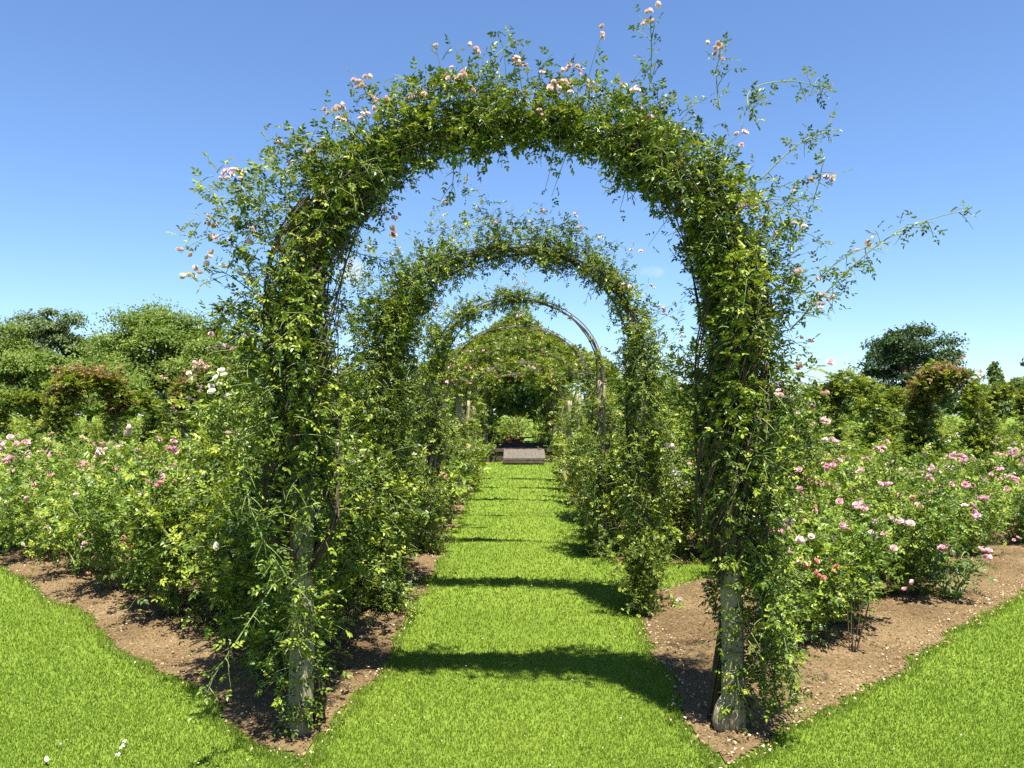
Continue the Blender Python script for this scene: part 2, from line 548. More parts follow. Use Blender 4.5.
def grass_field(n_):
    q = rng.random(n_)
    y = 2.2 * (1 - q * (1 - (2.2 / 29) ** .9)) ** (-1 / .9)      # ever sparser (and coarser) with distance
    x = rng.uniform(-1, 1, n_) * np.minimum(y * .95 + 1.5, np.where(y > 14, 16, 99))
    h, w = np.minimum(.013 + .0012 * y, .034), .0009 * y + .0004
    k0 = (np.abs(x) < y * .95 + 1.5)
    x, y = x[k0], y[k0]
    sd = bed_sd(x, y)
    k = sd < .012
    x, y, sd, h, w = x[k], y[k], sd[k], h[k0][k], w[k0][k]
    c = len(x)
    patch = vnoise(x, y, .8, 21) * .45 + vnoise(x, y, 3, 22) * .3 + vnoise(x, y, 11, 23) * .25
    hh = h * rng.uniform(.55, 1.3, c) * (.8 + .4 * patch) * np.where(sd > -.07, 1.9, 1)
    P = np.stack([x, y, np.zeros(c)], 1)
    D = unit(rand_dir(c) * [.5, .5, .1] + [0, 0, 1.0])
    S = unit(rand_dir(c) * [1, 1, 0]) * (w * rng.uniform(.7, 1.3, c))[:, None] * .5
    mid = P + D * hh[:, None] * .6
    bend = unit(D + rand_dir(c) * [.5, .5, .2])
    tip = mid + bend * hh[:, None] * .5
    V = np.stack([P - S, P + S, mid + S * .8, mid - S * .8, tip], 1)
    i = np.arange(c)[:, None] * 5
    worn = np.exp(-(x / .45) ** 2) * .12
    mow = .05 * np.sign(np.sin(x * 5.6 + .4)) * (np.abs(x) < 1.2)
    tn = np.clip(.06 + .72 * patch + worn + mow + rng.normal(0, .06, c), 0, 1)
    mb.raw(V, quads=i + [[0, 1, 2, 3]], tris=i + [[3, 2, 4]], tint=np.repeat(tn, 5))


grass_field(1000000)
structure(link('grass', mb.mesh('grass', M['grass'])), 'stuff', 'short bright green mown grass of the walk and lawns')

for i, (px, py, s_) in enumerate([(60, 752, 1.1), (122, 755, 1.5), (126, 748, 1.0), (119, 762, 1.3), (48, 766, 1.6)]):
    mb = MB()
    c = gp(px, py)
    for k in range(4):
        d = rand_dir(1)[0] * [1, 1, .3]
        mb.leaves(np.array([c + [random.gauss(0, .004), random.gauss(0, .004), .035]]), [d], [[random.gauss(0, .3), random.gauss(0, .3), 1]],  .012 * s_, .010 * s_, np.array([random.random()]), fold=.4, curl=.3)
    o = link('fallen_petal', mb.mesh('fallen_petal', M['white_petal']))
    o['label'], o['category'], o['group'] = 'white fallen rose petals lying on the near lawn', 'petal', 'white petals on the near lawn'


# ------------------------------------------------------------------ rose arches
def arch_line(hw, spring, rise, lean=.05, base_l=None, base_r=None):
    """arch in its own frame: x across, z up. Returns points and (post top indexes)"""
    bl, br = base_l if base_l is not None else -hw, base_r if base_r is not None else hw
    pts = [(bl + (-hw - bl) * t, 0, spring * t) for t in np.linspace(0, 1, 12)]
    a = np.linspace(math.pi, 0, 33)[1:-1]
    pts += [(hw * math.cos(t), 0, spring + rise * math.sin(t) ** .92) for t in a]
    pts += [(hw + (br - hw) * t, 0, spring * (1 - t)) for t in np.linspace(0, 1, 12)]
    return np.array(pts, float)


def resample(pts, u):
    d = np.concatenate([[0], np.cumsum(np.linalg.norm(np.diff(pts, axis=0), axis=1))])
    d /= d[-1]
    return np.stack([np.interp(u, d, pts[:, k]) for k in range(3)], -1)


def make_arch(name_label, loc, rz, hw, spring, rise, spec, n_sh, leaf_l, node_gap=.055, L=(.07, .20), bloom=(), bl=None, br=None, group='rose arches over the grass walk',
              leafmat='rose_leaf', hoop_r=.014, postr=.06, wisps=60, hoop=True, ties=True, canes=10, five=True, tmean=.46, extra=None, up_bias=.2, rachis=.06, tight=.72):
    root = thing('rose_arch', name_label, 'rose arch', loc, rz, group)
    line = arch_line(hw, spring, rise, base_l=bl, base_r=br)
    # posts
    for sg, b0 in ((-1, bl if bl is not None else -hw), (1, br if br is not None else hw)):
        mb = MB()
        zs = np.linspace(0, spring * 1.02, 18)
        P = np.stack([b0 + (sg * hw - b0) * zs / spring, 0 * zs, zs - .04], 1)
        P[:, 0] += np.interp(zs, zs, np.sin(zs * 3 + sg) * .008)
        rad = postr * (1 - .14 * zs / spring) * (1 + .05 * np.sin(zs * 7 + sg))
        mb.tube(P, rad, 14)
        if postr > .055 and sg > 0:   # the swollen foot of the post
            mb.tube([[b0 - .045, -.012, -.02], [b0 - .055, -.014, .06], [b0 - .042, -.01, .13], [b0 - .01, 0, .22]], [.036, .05, .040, .012], 10)
        po = link('post', mb.mesh('post', M['post'], True), root)
        if ties:
            for z in ((.30, .40, .47, .56, .74) if sg > 0 else (.62, .70, .86)):
                wm = MB()
                an = np.linspace(0, 2 * math.pi, 17)
                xc = b0 + (sg * hw - b0) * z / spring
                rr = postr * (1 - .14 * z / spring) * 1.06 + .004
                wm.tube(np.stack([xc + np.cos(an) * rr, np.sin(an) * rr, z + .012 * np.sin(an + z * 9)], 1), np.full(17, .004), 5, False)
                link('wire_tie', wm.mesh('wire_tie', M['wire'], True), po)
    # iron hoop with knots of wire
    if hoop:
        mb = MB()
        hp = line[9:-9]
        mb.tube(hp, np.full(len(hp), hoop_r), 8)
        mb.tube(hp * [1.035, 1, 1] + [0, .06, .035], np.full(len(hp), hoop_r * .6), 6)
        ho = link('hoop', mb.mesh('hoop', M['iron'], True), root)
        for k in range(5, len(hp) - 5, 4):
            wm = MB()
            c = hp[k]
            for q in range(3):
                an = np.linspace(0, 2 * math.pi, 9) + q
                wm.tube(np.stack([c[0] + np.cos(an) * .026 + q * .008, np.sin(an) * .03 + .02, c[2] + np.sin(an + 1) * .024], 1), np.full(9, hoop_r * .5), 4, False)
            link('wire_tie', wm.mesh('wire_tie', M['iron'], True), ho)
    # old canes climbing the posts and lying along the hoop
    mb = MB()
    spec = np.array(spec, float)
    for k in range(canes):
        left = random.random() < .5
        reach = random.uniform(.3, .62) if k < 16 else random.uniform(.28, .48)
        u = np.linspace(0, reach, 22)
        if not left:
            u = 1 - u
        p = resample(line, u)
        dens = np.interp(u, spec[:, 0], spec[:, 1])
        amp = (1.0 if k < 16 else 1.5) * (.025 + .10 * np.clip(dens, 0, 1)) * np.clip((p[:, 2] - .55) / .5, .12, 1)
        ph, fr = random.uniform(0, 6), random.uniform(.6, 1.5)
        s_ = np.linspace(0, 6.28 * fr, 22)
        p = p + np.stack([np.cos(s_ + ph) * amp, np.sin(s_ + ph) * amp * .9, np.sin(s_ * .7 + ph) * .03], 1)
        low = np.clip(1 - p[:, 2] / .9, 0, 1)           # rooted behind the post
        p[:, 1] += low * .13
        p[:, 0] += low * random.uniform(-.10, .10)
        p[0, 2] = -.03
        mb.tube(p, np.linspace(.011, .004, 22) * (random.uniform(.7, 1.2) if k < 16 else random.uniform(.4, .75)), 5)
    if canes:
        link('old_cane', mb.mesh('old_cane', M['old_cane'], True), root)
    # leafy shoots
    leaf, stem = MB(), MB()
    uu = np.linspace(0, 1, 400)
    w = np.interp(uu, spec[:, 0], spec[:, 1]) * (.78 + .44 * vnoise(uu * 10, uu * 0, 1.6, int(loc[1] * 10)))
    ncl = max(20, n_sh // 24)
    cu, cg, cdp, ct = rng.choice(uu, ncl, p=w / w.sum()), rng.normal(size=ncl), rng.normal(size=ncl), rng.normal(tmean, .2, ncl)
    wild = rng.random(ncl) < .16                       # clumps of young growth standing out of the mass
    cg[wild] = np.abs(cg[wild]) + 1.0
    kc = rng.integers(0, ncl, n_sh)
    core = rng.random(n_sh) < .40
    u = np.clip(cu[kc] + rng.normal(0, .0085, n_sh), 0, 1)
    c = resample(line, u)
    T = unit(resample(line, np.minimum(u + .01, 1)) - resample(line, np.maximum(u - .01, 0)))
    Nn = np.stack([-T[:, 2], 0 * u, T[:, 0]], 1)
    ro, ri = tight * np.interp(u, spec[:, 0], spec[:, 2]), tight * np.interp(u, spec[:, 0], spec[:, 3])
    g = np.where(core, rng.normal(0, .42, n_sh), cg[kc] + rng.normal(0, .3, n_sh))
    g = np.where(g > 0, g * ro * .62, g * ri * .62)
    dp = np.where(core, rng.normal(0, .5, n_sh), cdp[kc] + rng.normal(0, .3, n_sh)) * (ro + ri) * .46
    lump = .7 + .6 * vnoise(u * 30, dp * 3, 1.0, 4)
    P = c + Nn * (g * lump)[:, None] + np.array([0, 1, 0]) * dp[:, None]
    P[:, 2] = np.maximum(P[:, 2], .06)
    P[:, 2] += rng.normal(0, .03, n_sh)
    P[:, 2] = np.maximum(P[:, 2], .06)
    outw = Nn * np.sign(g)[:, None] * .7 + np.array([0, 1, 0]) * np.sign(dp)[:, None] * .5
    D = outw * .8 + rand_dir(n_sh) * .9 + np.array([0, 0, up_bias])
    Ls = rng.uniform(*L, n_sh) * np.clip((ro + ri) / .4, .45, 1.2)
    ts = np.clip(ct[kc] + rng.normal(0, .17, n_sh), 0, 1)
    tips = shoots(leaf, stem, P, D, Ls, node_gap, leaf_l, tint=ts, five=five, droop=.3, rachis=rachis)
    tip_u = u
    # long free wisps
    wt = np.zeros((0, 3))
    if wisps:
        k = rng.choice(n_sh, wisps, p=(w_ := np.interp(u, [0, .2, .28, .72, .8, 1], [.1, .5, 1, 1, .5, .1])) / w_.sum())
        Dw = Nn[k] * .9 + rand_dir(wisps) * .55 + [0, 0, .35]
        wt = shoots(leaf, stem, c[k] + Nn[k] * (ro[k] * .6)[:, None], Dw, rng.uniform(.18, .46, wisps), node_gap * 1.35, leaf_l * .85, droop=.22, tint=np.clip(rng.normal(.5, .2, wisps), 0, 1), five=five)
        # hanging bits below the hoop
        kd = rng.choice(n_sh, max(1, wisps // 5), p=w_ / w_.sum())
        shoots(leaf, stem, c[kd] - Nn[kd] * .05, -Nn[kd] * .5 + rand_dir(len(kd)) * .4 + [0, 0, -.5], rng.uniform(.10, .24, len(kd)), node_gap, leaf_l * .85, droop=.2, five=five)
    tipsets = []
    if extra:
        for pl, ll, kind in extra:
            p = np.asarray(pl) - np.asarray(loc)
            co, si = math.cos(-rz), math.sin(-rz)
            p = np.stack([p[:, 0] * co - p[:, 1] * si, p[:, 0] * si + p[:, 1] * co, p[:, 2]], 1)
            for _ in range(3):                      # round off the corners
                p = np.concatenate([p[:1], np.stack([p[:-1] * .75 + p[1:] * .25, p[:-1] * .25 + p[1:] * .75], 1).reshape(-1, 3), p[-1:]])
            q = resample(p, np.linspace(0, 1, 24))
            ln = np.linalg.norm(np.diff(p, axis=0), axis=1).sum()
            stem.tube(q, np.linspace(.0042, .0018, 24), 5)
            nn_ = int(ln / ll)
            uu2 = rng.uniform(.1, 1, nn_)
            b0 = resample(p, uu2)
            shoots(leaf, stem, b0, unit(rand_dir(nn_) + unit(p[-1] - p[0]) * .8), rng.uniform(.05, .13, nn_), node_gap * .9, leaf_l * .9, five=five)
            if kind:
                tipsets.append((q[-1], kind))
    fo = link('foliage', leaf.mesh('foliage', M[leafmat]), root)
    link('twigs', stem.mesh('twigs', M['cane'], True), fo)
    for kind, size, cnt, lo, hi in bloom:
        okk = np.where((tip_u > lo) & (tip_u < hi) & (g > -ri * .3))[0]
        if len(okk) == 0:
            continue
        sc_ = (g / np.maximum(ro, .05) * .8 - dp / np.maximum(ro, .05) * .35 + rng.normal(0, .75, n_sh))[okk]
        pick = okk[np.argsort(-sc_)[:cnt]]
        for j in pick:
            put_bloom(root, kind, size, tips[j] + np.array([0, -.01, .01]))
    for j in range(min(len(wt), wisps // 2)):
        if bloom and random.random() < .8:
            put_bloom(root, bloom[0][0], bloom[0][1], wt[j])
    for q, kind in tipsets:
        for z in range(3):
            put_bloom(root, kind, 'small', q + np.array([random.gauss(0, .03), random.gauss(0, .03), random.gauss(0, .03)]))
    return root


# --- the first arch, surveyed from the photograph
Y1 = 4.10
bL, bR = gp(310, 722)[0], gp(732, 731)[0]
S1 = [(0, .15, .10, .06), (.05, .7, .20, .09), (.09, .7, .22, .10), (.115, .45, .24, .14), (.145, 1.3, .28, .20), (.18, 1.15, .30, .18), (.23, 1.3, .32, .14), (.28, 1.5, .36, .07), (.34, 1.6, .36, .05), (.38, 2.0, .26, .07), (.42, 1.9, .24, .07),
      (.46, 1.4, .22, .07), (.52, 1.4, .20, .08), (.58, 1.5, .26, .07), (.64, 1.6, .30, .08), (.70, 1.6, .30, .11), (.76, 1.45, .28, .15), (.82, 1.4, .24, .17), (.875, 1.2, .22, .15), (.895, .6, .26, .04), (.92, .3, .32, .0), (.96, .3, .30, 0), (1, .0, .2, 0)]
ex = []
Y = Y1
for pts, kind in (
    ([(790, 330, 0), (828, 290, -.1), (880, 240, -.2), (930, 218, -.2), (968, 210, -.25)], None),
    ([(795, 300, 0), (835, 262, .1), (870, 245, .1)], 'peach'),
    ([(790, 250, 0), (812, 205, .1), (822, 172, .1)], 'pale'),
    ([(760, 130, 0), (740, 90, .1), (790, 78, .2), (835, 92, .2)], None),
    ([(650, 90, 0), (652, 50, 0), (650, 18, -.1)], 'pale'),
    ([(720, 110, 0), (715, 70, 0), (722, 52, 0)], 'peach'),
    ([(760, 180, 0), (800, 140, 0), (832, 130, .1)], None),
    ([(800, 320, 0), (815, 300, -.1), (828, 295, -.1)], 'peach'),
    ([(260, 260, 0), (230, 244, -.1), (212, 242, -.1)], 'pale'),
    ([(262, 300, 0), (230, 274, -.1), (212, 270, -.2)], 'pale'),
    ([(270, 240, 0), (250, 190, .1), (238, 165, .1)], 'pale'),
    ([(360, 130, 0), (345, 120, 0), (338, 112, 0)], 'pale'),
    ([(400, 110, 0), (366, 95, 0), (361, 80, 0)], 'pale'),
    ([(380, 160, 0), (384, 190, -.1), (384, 216, -.1)], 'faded'),
    ([(450, 130, 0), (455, 160, -.1), (452, 190, 0)], None),
    ([(470, 90, 0), (490, 60, 0), (515, 40, .1)], None),
    ([(260, 380, -.1), (240, 440, -.35), (250, 520, -.45), (295, 590, -.4)], None),
    ([(290, 560, -.1), (250, 620, -.4), (205, 690, -.45)], None),
    ([(245, 330, 0), (215, 350, -.1), (200, 365, -.2)], 'peach'),
    ([(300, 230, .1), (345, 250, .1), (390, 262, .2)], None),
    ([(310, 290, .1), (345, 300, .1), (352, 330, .1)], None),
    ([(735, 520, 0), (775, 580, -.2), (792, 695, -.2)], 'dense'),
    ([(745, 520, .05), (765, 580, 0), (775, 690, 0)], 'dense'),
    ([(740, 540, .1), (770, 600, .1), (762, 680, .1)], 'dense'),
    ([(745, 500, .1), (790, 560, .1), (785, 660, .1)], 'dense'),
    ([(735, 540, 0), (765, 600, -.1), (765, 690, -.1)], None),
    ([(640, 150, 0), (625, 175, 0), (628, 200, 0)], None),
):
    ex.append(([at(px, py, Y + dy) for px, py, dy in pts], .009 if kind == 'dense' else .035, None if kind == 'dense' else kind))
arch1 = make_arch('nearest rose arch, thick with leaves and pale pink roses, on grey posts', (0, Y1, 0), 0.03, 1.11, 2.14, .97, S1, 10500, .028, bl=bL, br=bR,
                  bloom=[('pale', 'small', 30, .24, .8), ('peach', 'small', 24, .26, .8), ('faded', 'small', 16, .36, .78), ('white', 'small', 8, .05, .3), ('pale', 'small', 8, .7, .9)], extra=ex, wisps=80, canes=74, node_gap=.05, rachis=.05)

# --- the six behind it
S2 = [(0, .5, .25, .15), (.1, .8, .32, .2), (.2, 1.2, .42, .2), (.28, 1.6, .46, .14), (.36, 1.7, .38, .09), (.44, 1.3, .28, .06), (.52, 1.2, .24, .05), (.58, .9, .22, .05), (.64, .7, .20, .07), (.70, 1.1, .26, .16), (.76, 1.3, .28, .22), (.85, 1.1, .24, .2), (.93, .6, .2, .16), (1, .3, .2, .14)]
make_arch('second rose arch, bushy on one side and bare iron on the other shoulder', (-.03, 6.6, 0), .02, 1.05, 2.05, .92, S2, 7600, .030, .06,
          bloom=[('pale', 'small', 20, .1, .75), ('white', 'small', 12, .75, 1)], wisps=60, canes=14)
S3 = [(0, .5, .22, .12), (.1, .9, .3, .2), (.2, 1.3, .34, .2), (.28, 1.4, .32, .15), (.36, 1.3, .24, .08), (.44, 1.1, .16, .05), (.52, .8, .12, .04), (.58, .22, .07, .04), (.68, .1, .06, .04), (.74, .6, .2, .2), (.82, 1.2, .3, .25), (.92, 1.2, .3, .25), (1, .7, .3, .2)]
make_arch('third rose arch, its bare hoop showing dark against the sky', (-.02, 9.2, 0), -.01, .98, 2.0, .93, S3, 4000, .034, .075,
          bloom=[('pale', 'small', 10, .1, .5), ('white', 'small', 8, .78, 1)], wisps=24, canes=12, hoop_r=.011)
S4 = [(0, .6, .25, .15), (.12, 1.0, .3, .2), (.24, .9, .25, .12), (.34, .35, .12, .06), (.44, .12, .08, .04), (.6, .06, .06, .04), (.68, .3, .10, .08), (.73, 1.1, .22, .18), (.78, 1.1, .25, .2), (.85, 1.2, .3, .25), (1, .8, .3, .2)]
make_arch('fourth rose arch, a thin nearly leafless iron hoop', (0, 11.7, 0), 0, 1.05, 1.95, .95, S4, 1200, .048, .085, bloom=[('pale', 'mid', 8, .05, .35)], wisps=10, canes=5, hoop_r=.008)
SD = [(0, .7, .28, .2), (.1, 1, .34, .22), (.25, 1.2, .36, .2), (.35, 1.2, .34, .18), (.5, 1.1, .30, .16), (.65, 1.2, .34, .18), (.75, 1.2, .36, .2), (.9, 1, .34, .22), (1, .7, .28, .2)]
S5 = [(0, .7, .28, .2), (.1, 1, .34, .22), (.22, 1.2, .36, .2), (.32, 1.2, .30, .14), (.42, .6, .16, .08), (.55, .35, .10, .05), (.66, .45, .12, .08), (.72, 1.0, .22, .18), (.78, 1.0, .25, .2), (.9, 1, .34, .22), (1, .7, .28, .2)]
make_arch('fifth rose arch, with pink clusters on one overgrown shoulder', (.02, 14.2, 0), 0, 1.06, 1.95, .83, S5, 1300, .055, .09, bloom=[('pink', 'mid', 12, .2, .42), ('pale', 'mid', 10, .1, .45)], wisps=14, canes=6, leafmat='creeper', rachis=.08, hoop_r=.006)
S6 = [(0, .7, .28, .2), (.1, 1, .34, .22), (.25, 1.1, .3, .18), (.34, .6, .16, .1), (.5, .4, .12, .07), (.66, .6, .16, .1), (.75, 1.1, .3, .18), (.9, 1, .34, .22), (1, .7, .28, .2)]
make_arch('sixth rose arch, a thin hoop between leafy posts', (.02, 16.7, 0), 0, 1.06, 1.9, .80, S6, 900, .062, .1, bloom=[('pale', 'mid', 8, .1, .9)], wisps=6, canes=3, hoop_r=.006, leafmat='creeper', rachis=.09)
make_arch('last rose arch of the walk, just before the round summerhouse', (.02, 19.2, 0), 0, 1.06, 1.82, .76, S6, 850, .068, .11, bloom=[('pale', 'mid', 6, .1, .9)], wisps=6, canes=3, hoop_r=.006, leafmat='creeper', rachis=.1)



# ------------------------------------------------------------------ rose bushes
class Proto:
    pass


def bush_proto(h, spread, ncane, nsh, leaf_l, mat, tmean=.45, open_=0.0):
    """a shrub rose: canes fanning from the crown at the ground, leafy shoots along them"""
    leaf, stem = MB(), MB()
    pts, dirs = [], []
    for k in range(ncane):
        a, rr = random.uniform(0, 6.28), spread * math.sqrt(random.uniform(.02, 1))
        hh = h * random.uniform(.72, 1.05) * (1 - .28 * (rr / spread) ** 2)
        s_ = np.linspace(0, 1, 9)
        b = np.array([math.cos(a), math.sin(a), 0.])
        p = b * (.04 + rr * s_ ** 1.25)[:, None] + np.array([0, 0, 1.]) * (hh * s_)[:, None]
        p += np.cumsum(rng.normal(0, .018, (9, 3)), 0) * [1, 1, 0]
        p[0, 2] = -.04
        stem.tube(p, np.linspace(.010, .004, 9), 5)
        pts.append(p); dirs.append(b)
    ci = rng.integers(0, ncane, nsh)
    u = open_ + (1 - open_) * rng.random(nsh) ** .75
    P = np.array([resample(pts[c], np.array([x]))[0] for c, x in zip(ci, u)])
    D = np.array([dirs[c] for c in ci]) * .55 + rand_dir(nsh) * .8 + [0, 0, .45]
    tips = shoots(leaf, stem, P, D, rng.uniform(.12, .36, nsh) * h / 1.2, .06 * leaf_l / .045, leaf_l, rachis=leaf_l * 1.7, tint=np.clip(rng.normal(tmean, .28, nsh), 0, 1), droop=.2, r0=.003)
    top = np.concatenate([tips, np.array([p[-1] for p in pts]) + [0, 0, .03]])
    score = top[:, 2] + .35 * np.linalg.norm(top[:, :2], axis=1) + rng.normal(0, .08, len(top))
    o = Proto()
    o.foliage, o.stems = leaf.mesh('foliage', M[mat]), stem.mesh('stems', M['cane'], True)
    o.anchor = top[np.argsort(-score)[:max(12, len(top) // 3)]]
    o.h = h
    return o


PR = [bush_proto(1.15, .50, 15, 320, .044, 'bush_leaf', .45, .18),
      bush_proto(1.05, .55, 16, 330, .046, 'bush_leaf', .52, .15),
      bush_proto(1.25, .45, 13, 290, .042, 'bush_leaf', .40, .2),
      bush_proto(.95, .48, 13, 260, .047, 'bush_leaf', .58, .2),
      bush_proto(1.1, .52, 14, 290, .044, 'bush_leaf', .36, .12)]
THIN = bush_proto(.85, .30, 6, 60, .040, 'bush_leaf', .5, .25)
LOW = bush_proto(.48, .34, 10, 80, .044, 'blue_leaf', .55, .05)
TALL = [bush_proto(1.75, .62, 18, 620, .042, 'rose_leaf', .5, .1), bush_proto(2.1, .60, 19, 680, .042, 'rose_leaf', .46, .1), bush_proto(1.5, .60, 16, 480, .044, 'rose_leaf', .55, .08)]
FAR = [bush_proto(1.05, .75, 14, 120, .085, 'bush_leaf', .5, .1), bush_proto(1.0, .8, 14, 120, .09, 'bush_leaf', .58, .1)]
FARTALL = [bush_proto(2.2, 1.0, 18, 210, .10, 'creeper', .42, .05), bush_proto(1.9, 1.1, 18, 200, .10, 'bush_leaf', .5, .05), bush_proto(2.0, 1.0, 18, 220, .095, 'creeper', .55, .05)]


def bush(pr, x, y, label, group=None, blooms=(), sc=1.0, cat='rose bush', name='rose_bush', size='mid', zs=1.0):
    root = thing(name, label, cat, (x, y, .02), random.uniform(0, 6.28), group, (sc, sc, sc * zs))
    link('stems', pr.stems, root)
    link('foliage', pr.foliage, root)
    for kind, cnt in blooms:
        for j in rng.permutation(len(pr.anchor))[:cnt]:
            put_bloom(root, kind, size, pr.anchor[j], 1.0)
    return root


# left bed: singled-out bushes of the front row, then the rows behind
def off(px, py, back=0.0):
    g_ = gp(px, py)
    return g_[0], g_[1] + back


front_left = [
    (0, 235, 628, TALL[2], .86, [('pale', 2), ('peach', 1)], 'tall dark green rose bush crowding the post of the nearest arch'),
    (0, 172, 618, PR[2], 1.0, [('peach', 1)], 'rose bush with a bare leaning stem above shaded soil'),
    (0, 128, 596, PR[0], .95, [('mauve', 3), ('pink', 3), ('coral', 1)], 'front row rose bush carrying lilac and pink clusters'),
    (0, 82, 577, PR[3], .95, [('mauve', 2), ('pink', 2)], 'front row rose bush with a few lilac blooms near the grass edge'),
    (0, 38, 562, PR[1], .92, [('pale', 3)], 'front row rose bush with one white-pink bloom low beside bare soil'),
    (0, -5, 552, PR[4], .95, [('pink', 4)], 'front row rose bush cut by the edge of the view'),
]
taken = []
for bk, px, py, pr, sc, bl, lb in front_left:
    x, y = off(px, py, bk)
    taken.append((x, y))
    bush(pr, x, y, lb, 'rose bushes of the left bed', bl, sc, size='big')
front_right = [
    (806, 648, PR[3], .80, [('pink', 2), ('coral', 2)], 'rose bush with coral pink blooms low on the bare soil beside the nearest arch post'),
    (838, 602, PR[3], .95, [('pink', 4), ('coral', 2)], 'rose bush with pink clusters just behind the coral pink one'),
    (880, 580, PR[1], 1.0, [('pink', 3), ('pale', 2)], 'leafy rose bush in the middle of the right front row'),
    (950, 600, LOW, .95, [('pink', 1)], 'low blue-green rose bush at the edge of the bare soil'),
    (922, 575, PR[0], .95, [('mauve', 3), ('pink', 2)], 'rose bush with a large bright pink cluster above the low one'),
    (900, 597, PR[4], .85, [('pink', 3)], 'leafy rose bush right next to the low blue-green one'),
    (968, 556, PR[3], .82, [('pink', 3), ('pale', 2)], 'pink rose bush at the end of the right front row'),
    (1015, 545, PR[4], .78, [('pink', 5)], 'low pink rose bush casting shade on the soil by the view edge'),
]
for px, py, pr, sc, bl, lb in front_right:
    x, y = off(px, py)
    taken.append((x, y))
    bush(pr, x, y, lb, 'rose bushes of the right bed', bl, sc, size='big' if pr not in (THIN, LOW) else 'mid')
BUSH_AT = [(o, Vector(o.location)) for o in bpy.data.objects if o.name.startswith('rose_bush')]


def near_flower(px, py, kind, n_, size='big'):
    d = CM @ Vector(((px - 512) / FPX, -(py - 384) / FPX, -1))
    best = min(BUSH_AT, key=lambda b: abs(b[1].x - d.x / d.y * b[1].y) + .15 * abs(b[1].y - 6))
    p = Vector(at(px, py, best[1].y - .38))
    for k in range(n_):
        q = p + Vector((random.gauss(0, .04), random.gauss(0, .03), random.gauss(0, .03))) * (k > 0)
        o = best[0]
        l = Matrix.Rotation(-o.rotation_euler.z, 3, 'Z') @ (q - Vector(o.location))
        l = Vector((l.x / o.scale.x, l.y / o.scale.y, l.z / o.scale.z))
        put_bloom(o, kind, size, l, .86, single=True)


for px, py, kind, n_ in ((80, 536, 'mauve', 3), (88, 544, 'mauve', 2), (96, 521, 'pink', 3), (122, 545, 'coral', 3), (157, 486, 'pink', 4), (163, 478, 'pale', 2), (45, 526, 'pale', 2), (38, 518, 'pink', 2),
                         (88, 574, 'coral', 1), (195, 590, 'peach', 1), (25, 500, 'pale', 2), (75, 496, 'pale', 2), (22, 545, 'pale', 1), (170, 450, 'pink', 3), (128, 434, 'pale', 2),
                         (940, 549, 'pink', 5), (818, 576, 'coral', 4), (816, 562, 'coral', 2), (858, 581, 'pink', 2), (782, 532, 'pink', 2), (811, 537, 'pale', 3), (828, 541, 'pale', 1),
                         (974, 512, 'mauve', 4), (1014, 540, 'pink', 2), (980, 550, 'pink', 2), (905, 590, 'pink', 2), (800, 490, 'pink', 2), (795, 475, 'pink', 2), (885, 485, 'pink', 3), (912, 500, 'coral', 2), (930, 480, 'pale', 3)):
    near_flower(px, py, kind, n_)
# a bare pruned stem in the right bed
x, y = off(851, 655)
root = thing('pruned_rose', 'bare pruned rose stems sticking out of the right bed soil', 'rose stem', (x, y, 0))
mb = MB()
for k in range(6):
    a = random.uniform(0, 6.28); hgt = random.uniform(.3, .55)
    s_ = np.linspace(0, 1, 6)
    mb.tube(np.stack([math.cos(a) * (.02 + .12 * s_), math.sin(a) * (.02 + .12 * s_), -.03 + hgt * s_], 1), np.linspace(.004, .002, 6), 5)
st_ = link('stems', mb.mesh('stems', M['old_cane'], True), root)
lf, tw = MB(), MB()
shoots(lf, tw, rng.normal(0, .06, (9, 3)) + [0, 0, .45], rand_dir(9) + [0, 0, .6], np.full(9, .12), .05, .035)
link('foliage', lf.mesh('foliage', M['bush_leaf']), root)
link('twigs', tw.mesh('twigs', M['cane'], True), st_)

KL = [[('pink', 4), ('pale', 3)], [('pale', 6)], [('pink', 6)], [('mauve', 3), ('pale', 3)], [('peach', 3), ('pink', 3)]]
KR = [[('pink', 13)], [('pink', 9), ('pale', 5)], [('coral', 5), ('pink', 8)], [('pale', 8), ('pink', 7)], [('mauve', 4), ('pink', 9)]]


def fill(side, depth, step, label, group, kinds):
    cnt = 0
    y = 4.2
    while y < 22:
        st = step * (1 if y < 10 else 1.25)
        x = 1.55
        while x < .68 * y + .6:
            jx, jy = x + random.uniform(-.22, .22) * st, y + random.uniform(-.22, .22) * st
            X = side * jx
            d = jy - (left_line(X) if side < 0 else right_line(X))
            if (1.05 if side < 0 else .95) < d < depth and not (side > 0 and jx < 2.15 and jy > 5.2) and all((X - a) ** 2 + (jy - b) ** 2 > (.72 * st) ** 2 for a, b in taken):
                taken.append((X, jy))
                pr = random.choice(PR) if jy < 10.5 else random.choice(FAR)
                s_ = random.uniform(.85, 1.1) if side < 0 else random.uniform(.82, 1.02)
                bush(pr, X, jy, label, group, random.choice(kinds), s_, size='mid' if jy < 10.5 else 'big')
                cnt += 1
            x += st
        y += st * .9
    return cnt


nl_ = fill(-1, LDEPTH - .5, 1.0, 'leafy rose bush with scattered pale pink blooms behind the left front row', 'rose bushes of the left bed', KL)
nr_ = fill(1, RDEPTH - .2, .74, 'rose bush full of pink blooms behind the right front row', 'rose bushes of the right bed', KR)

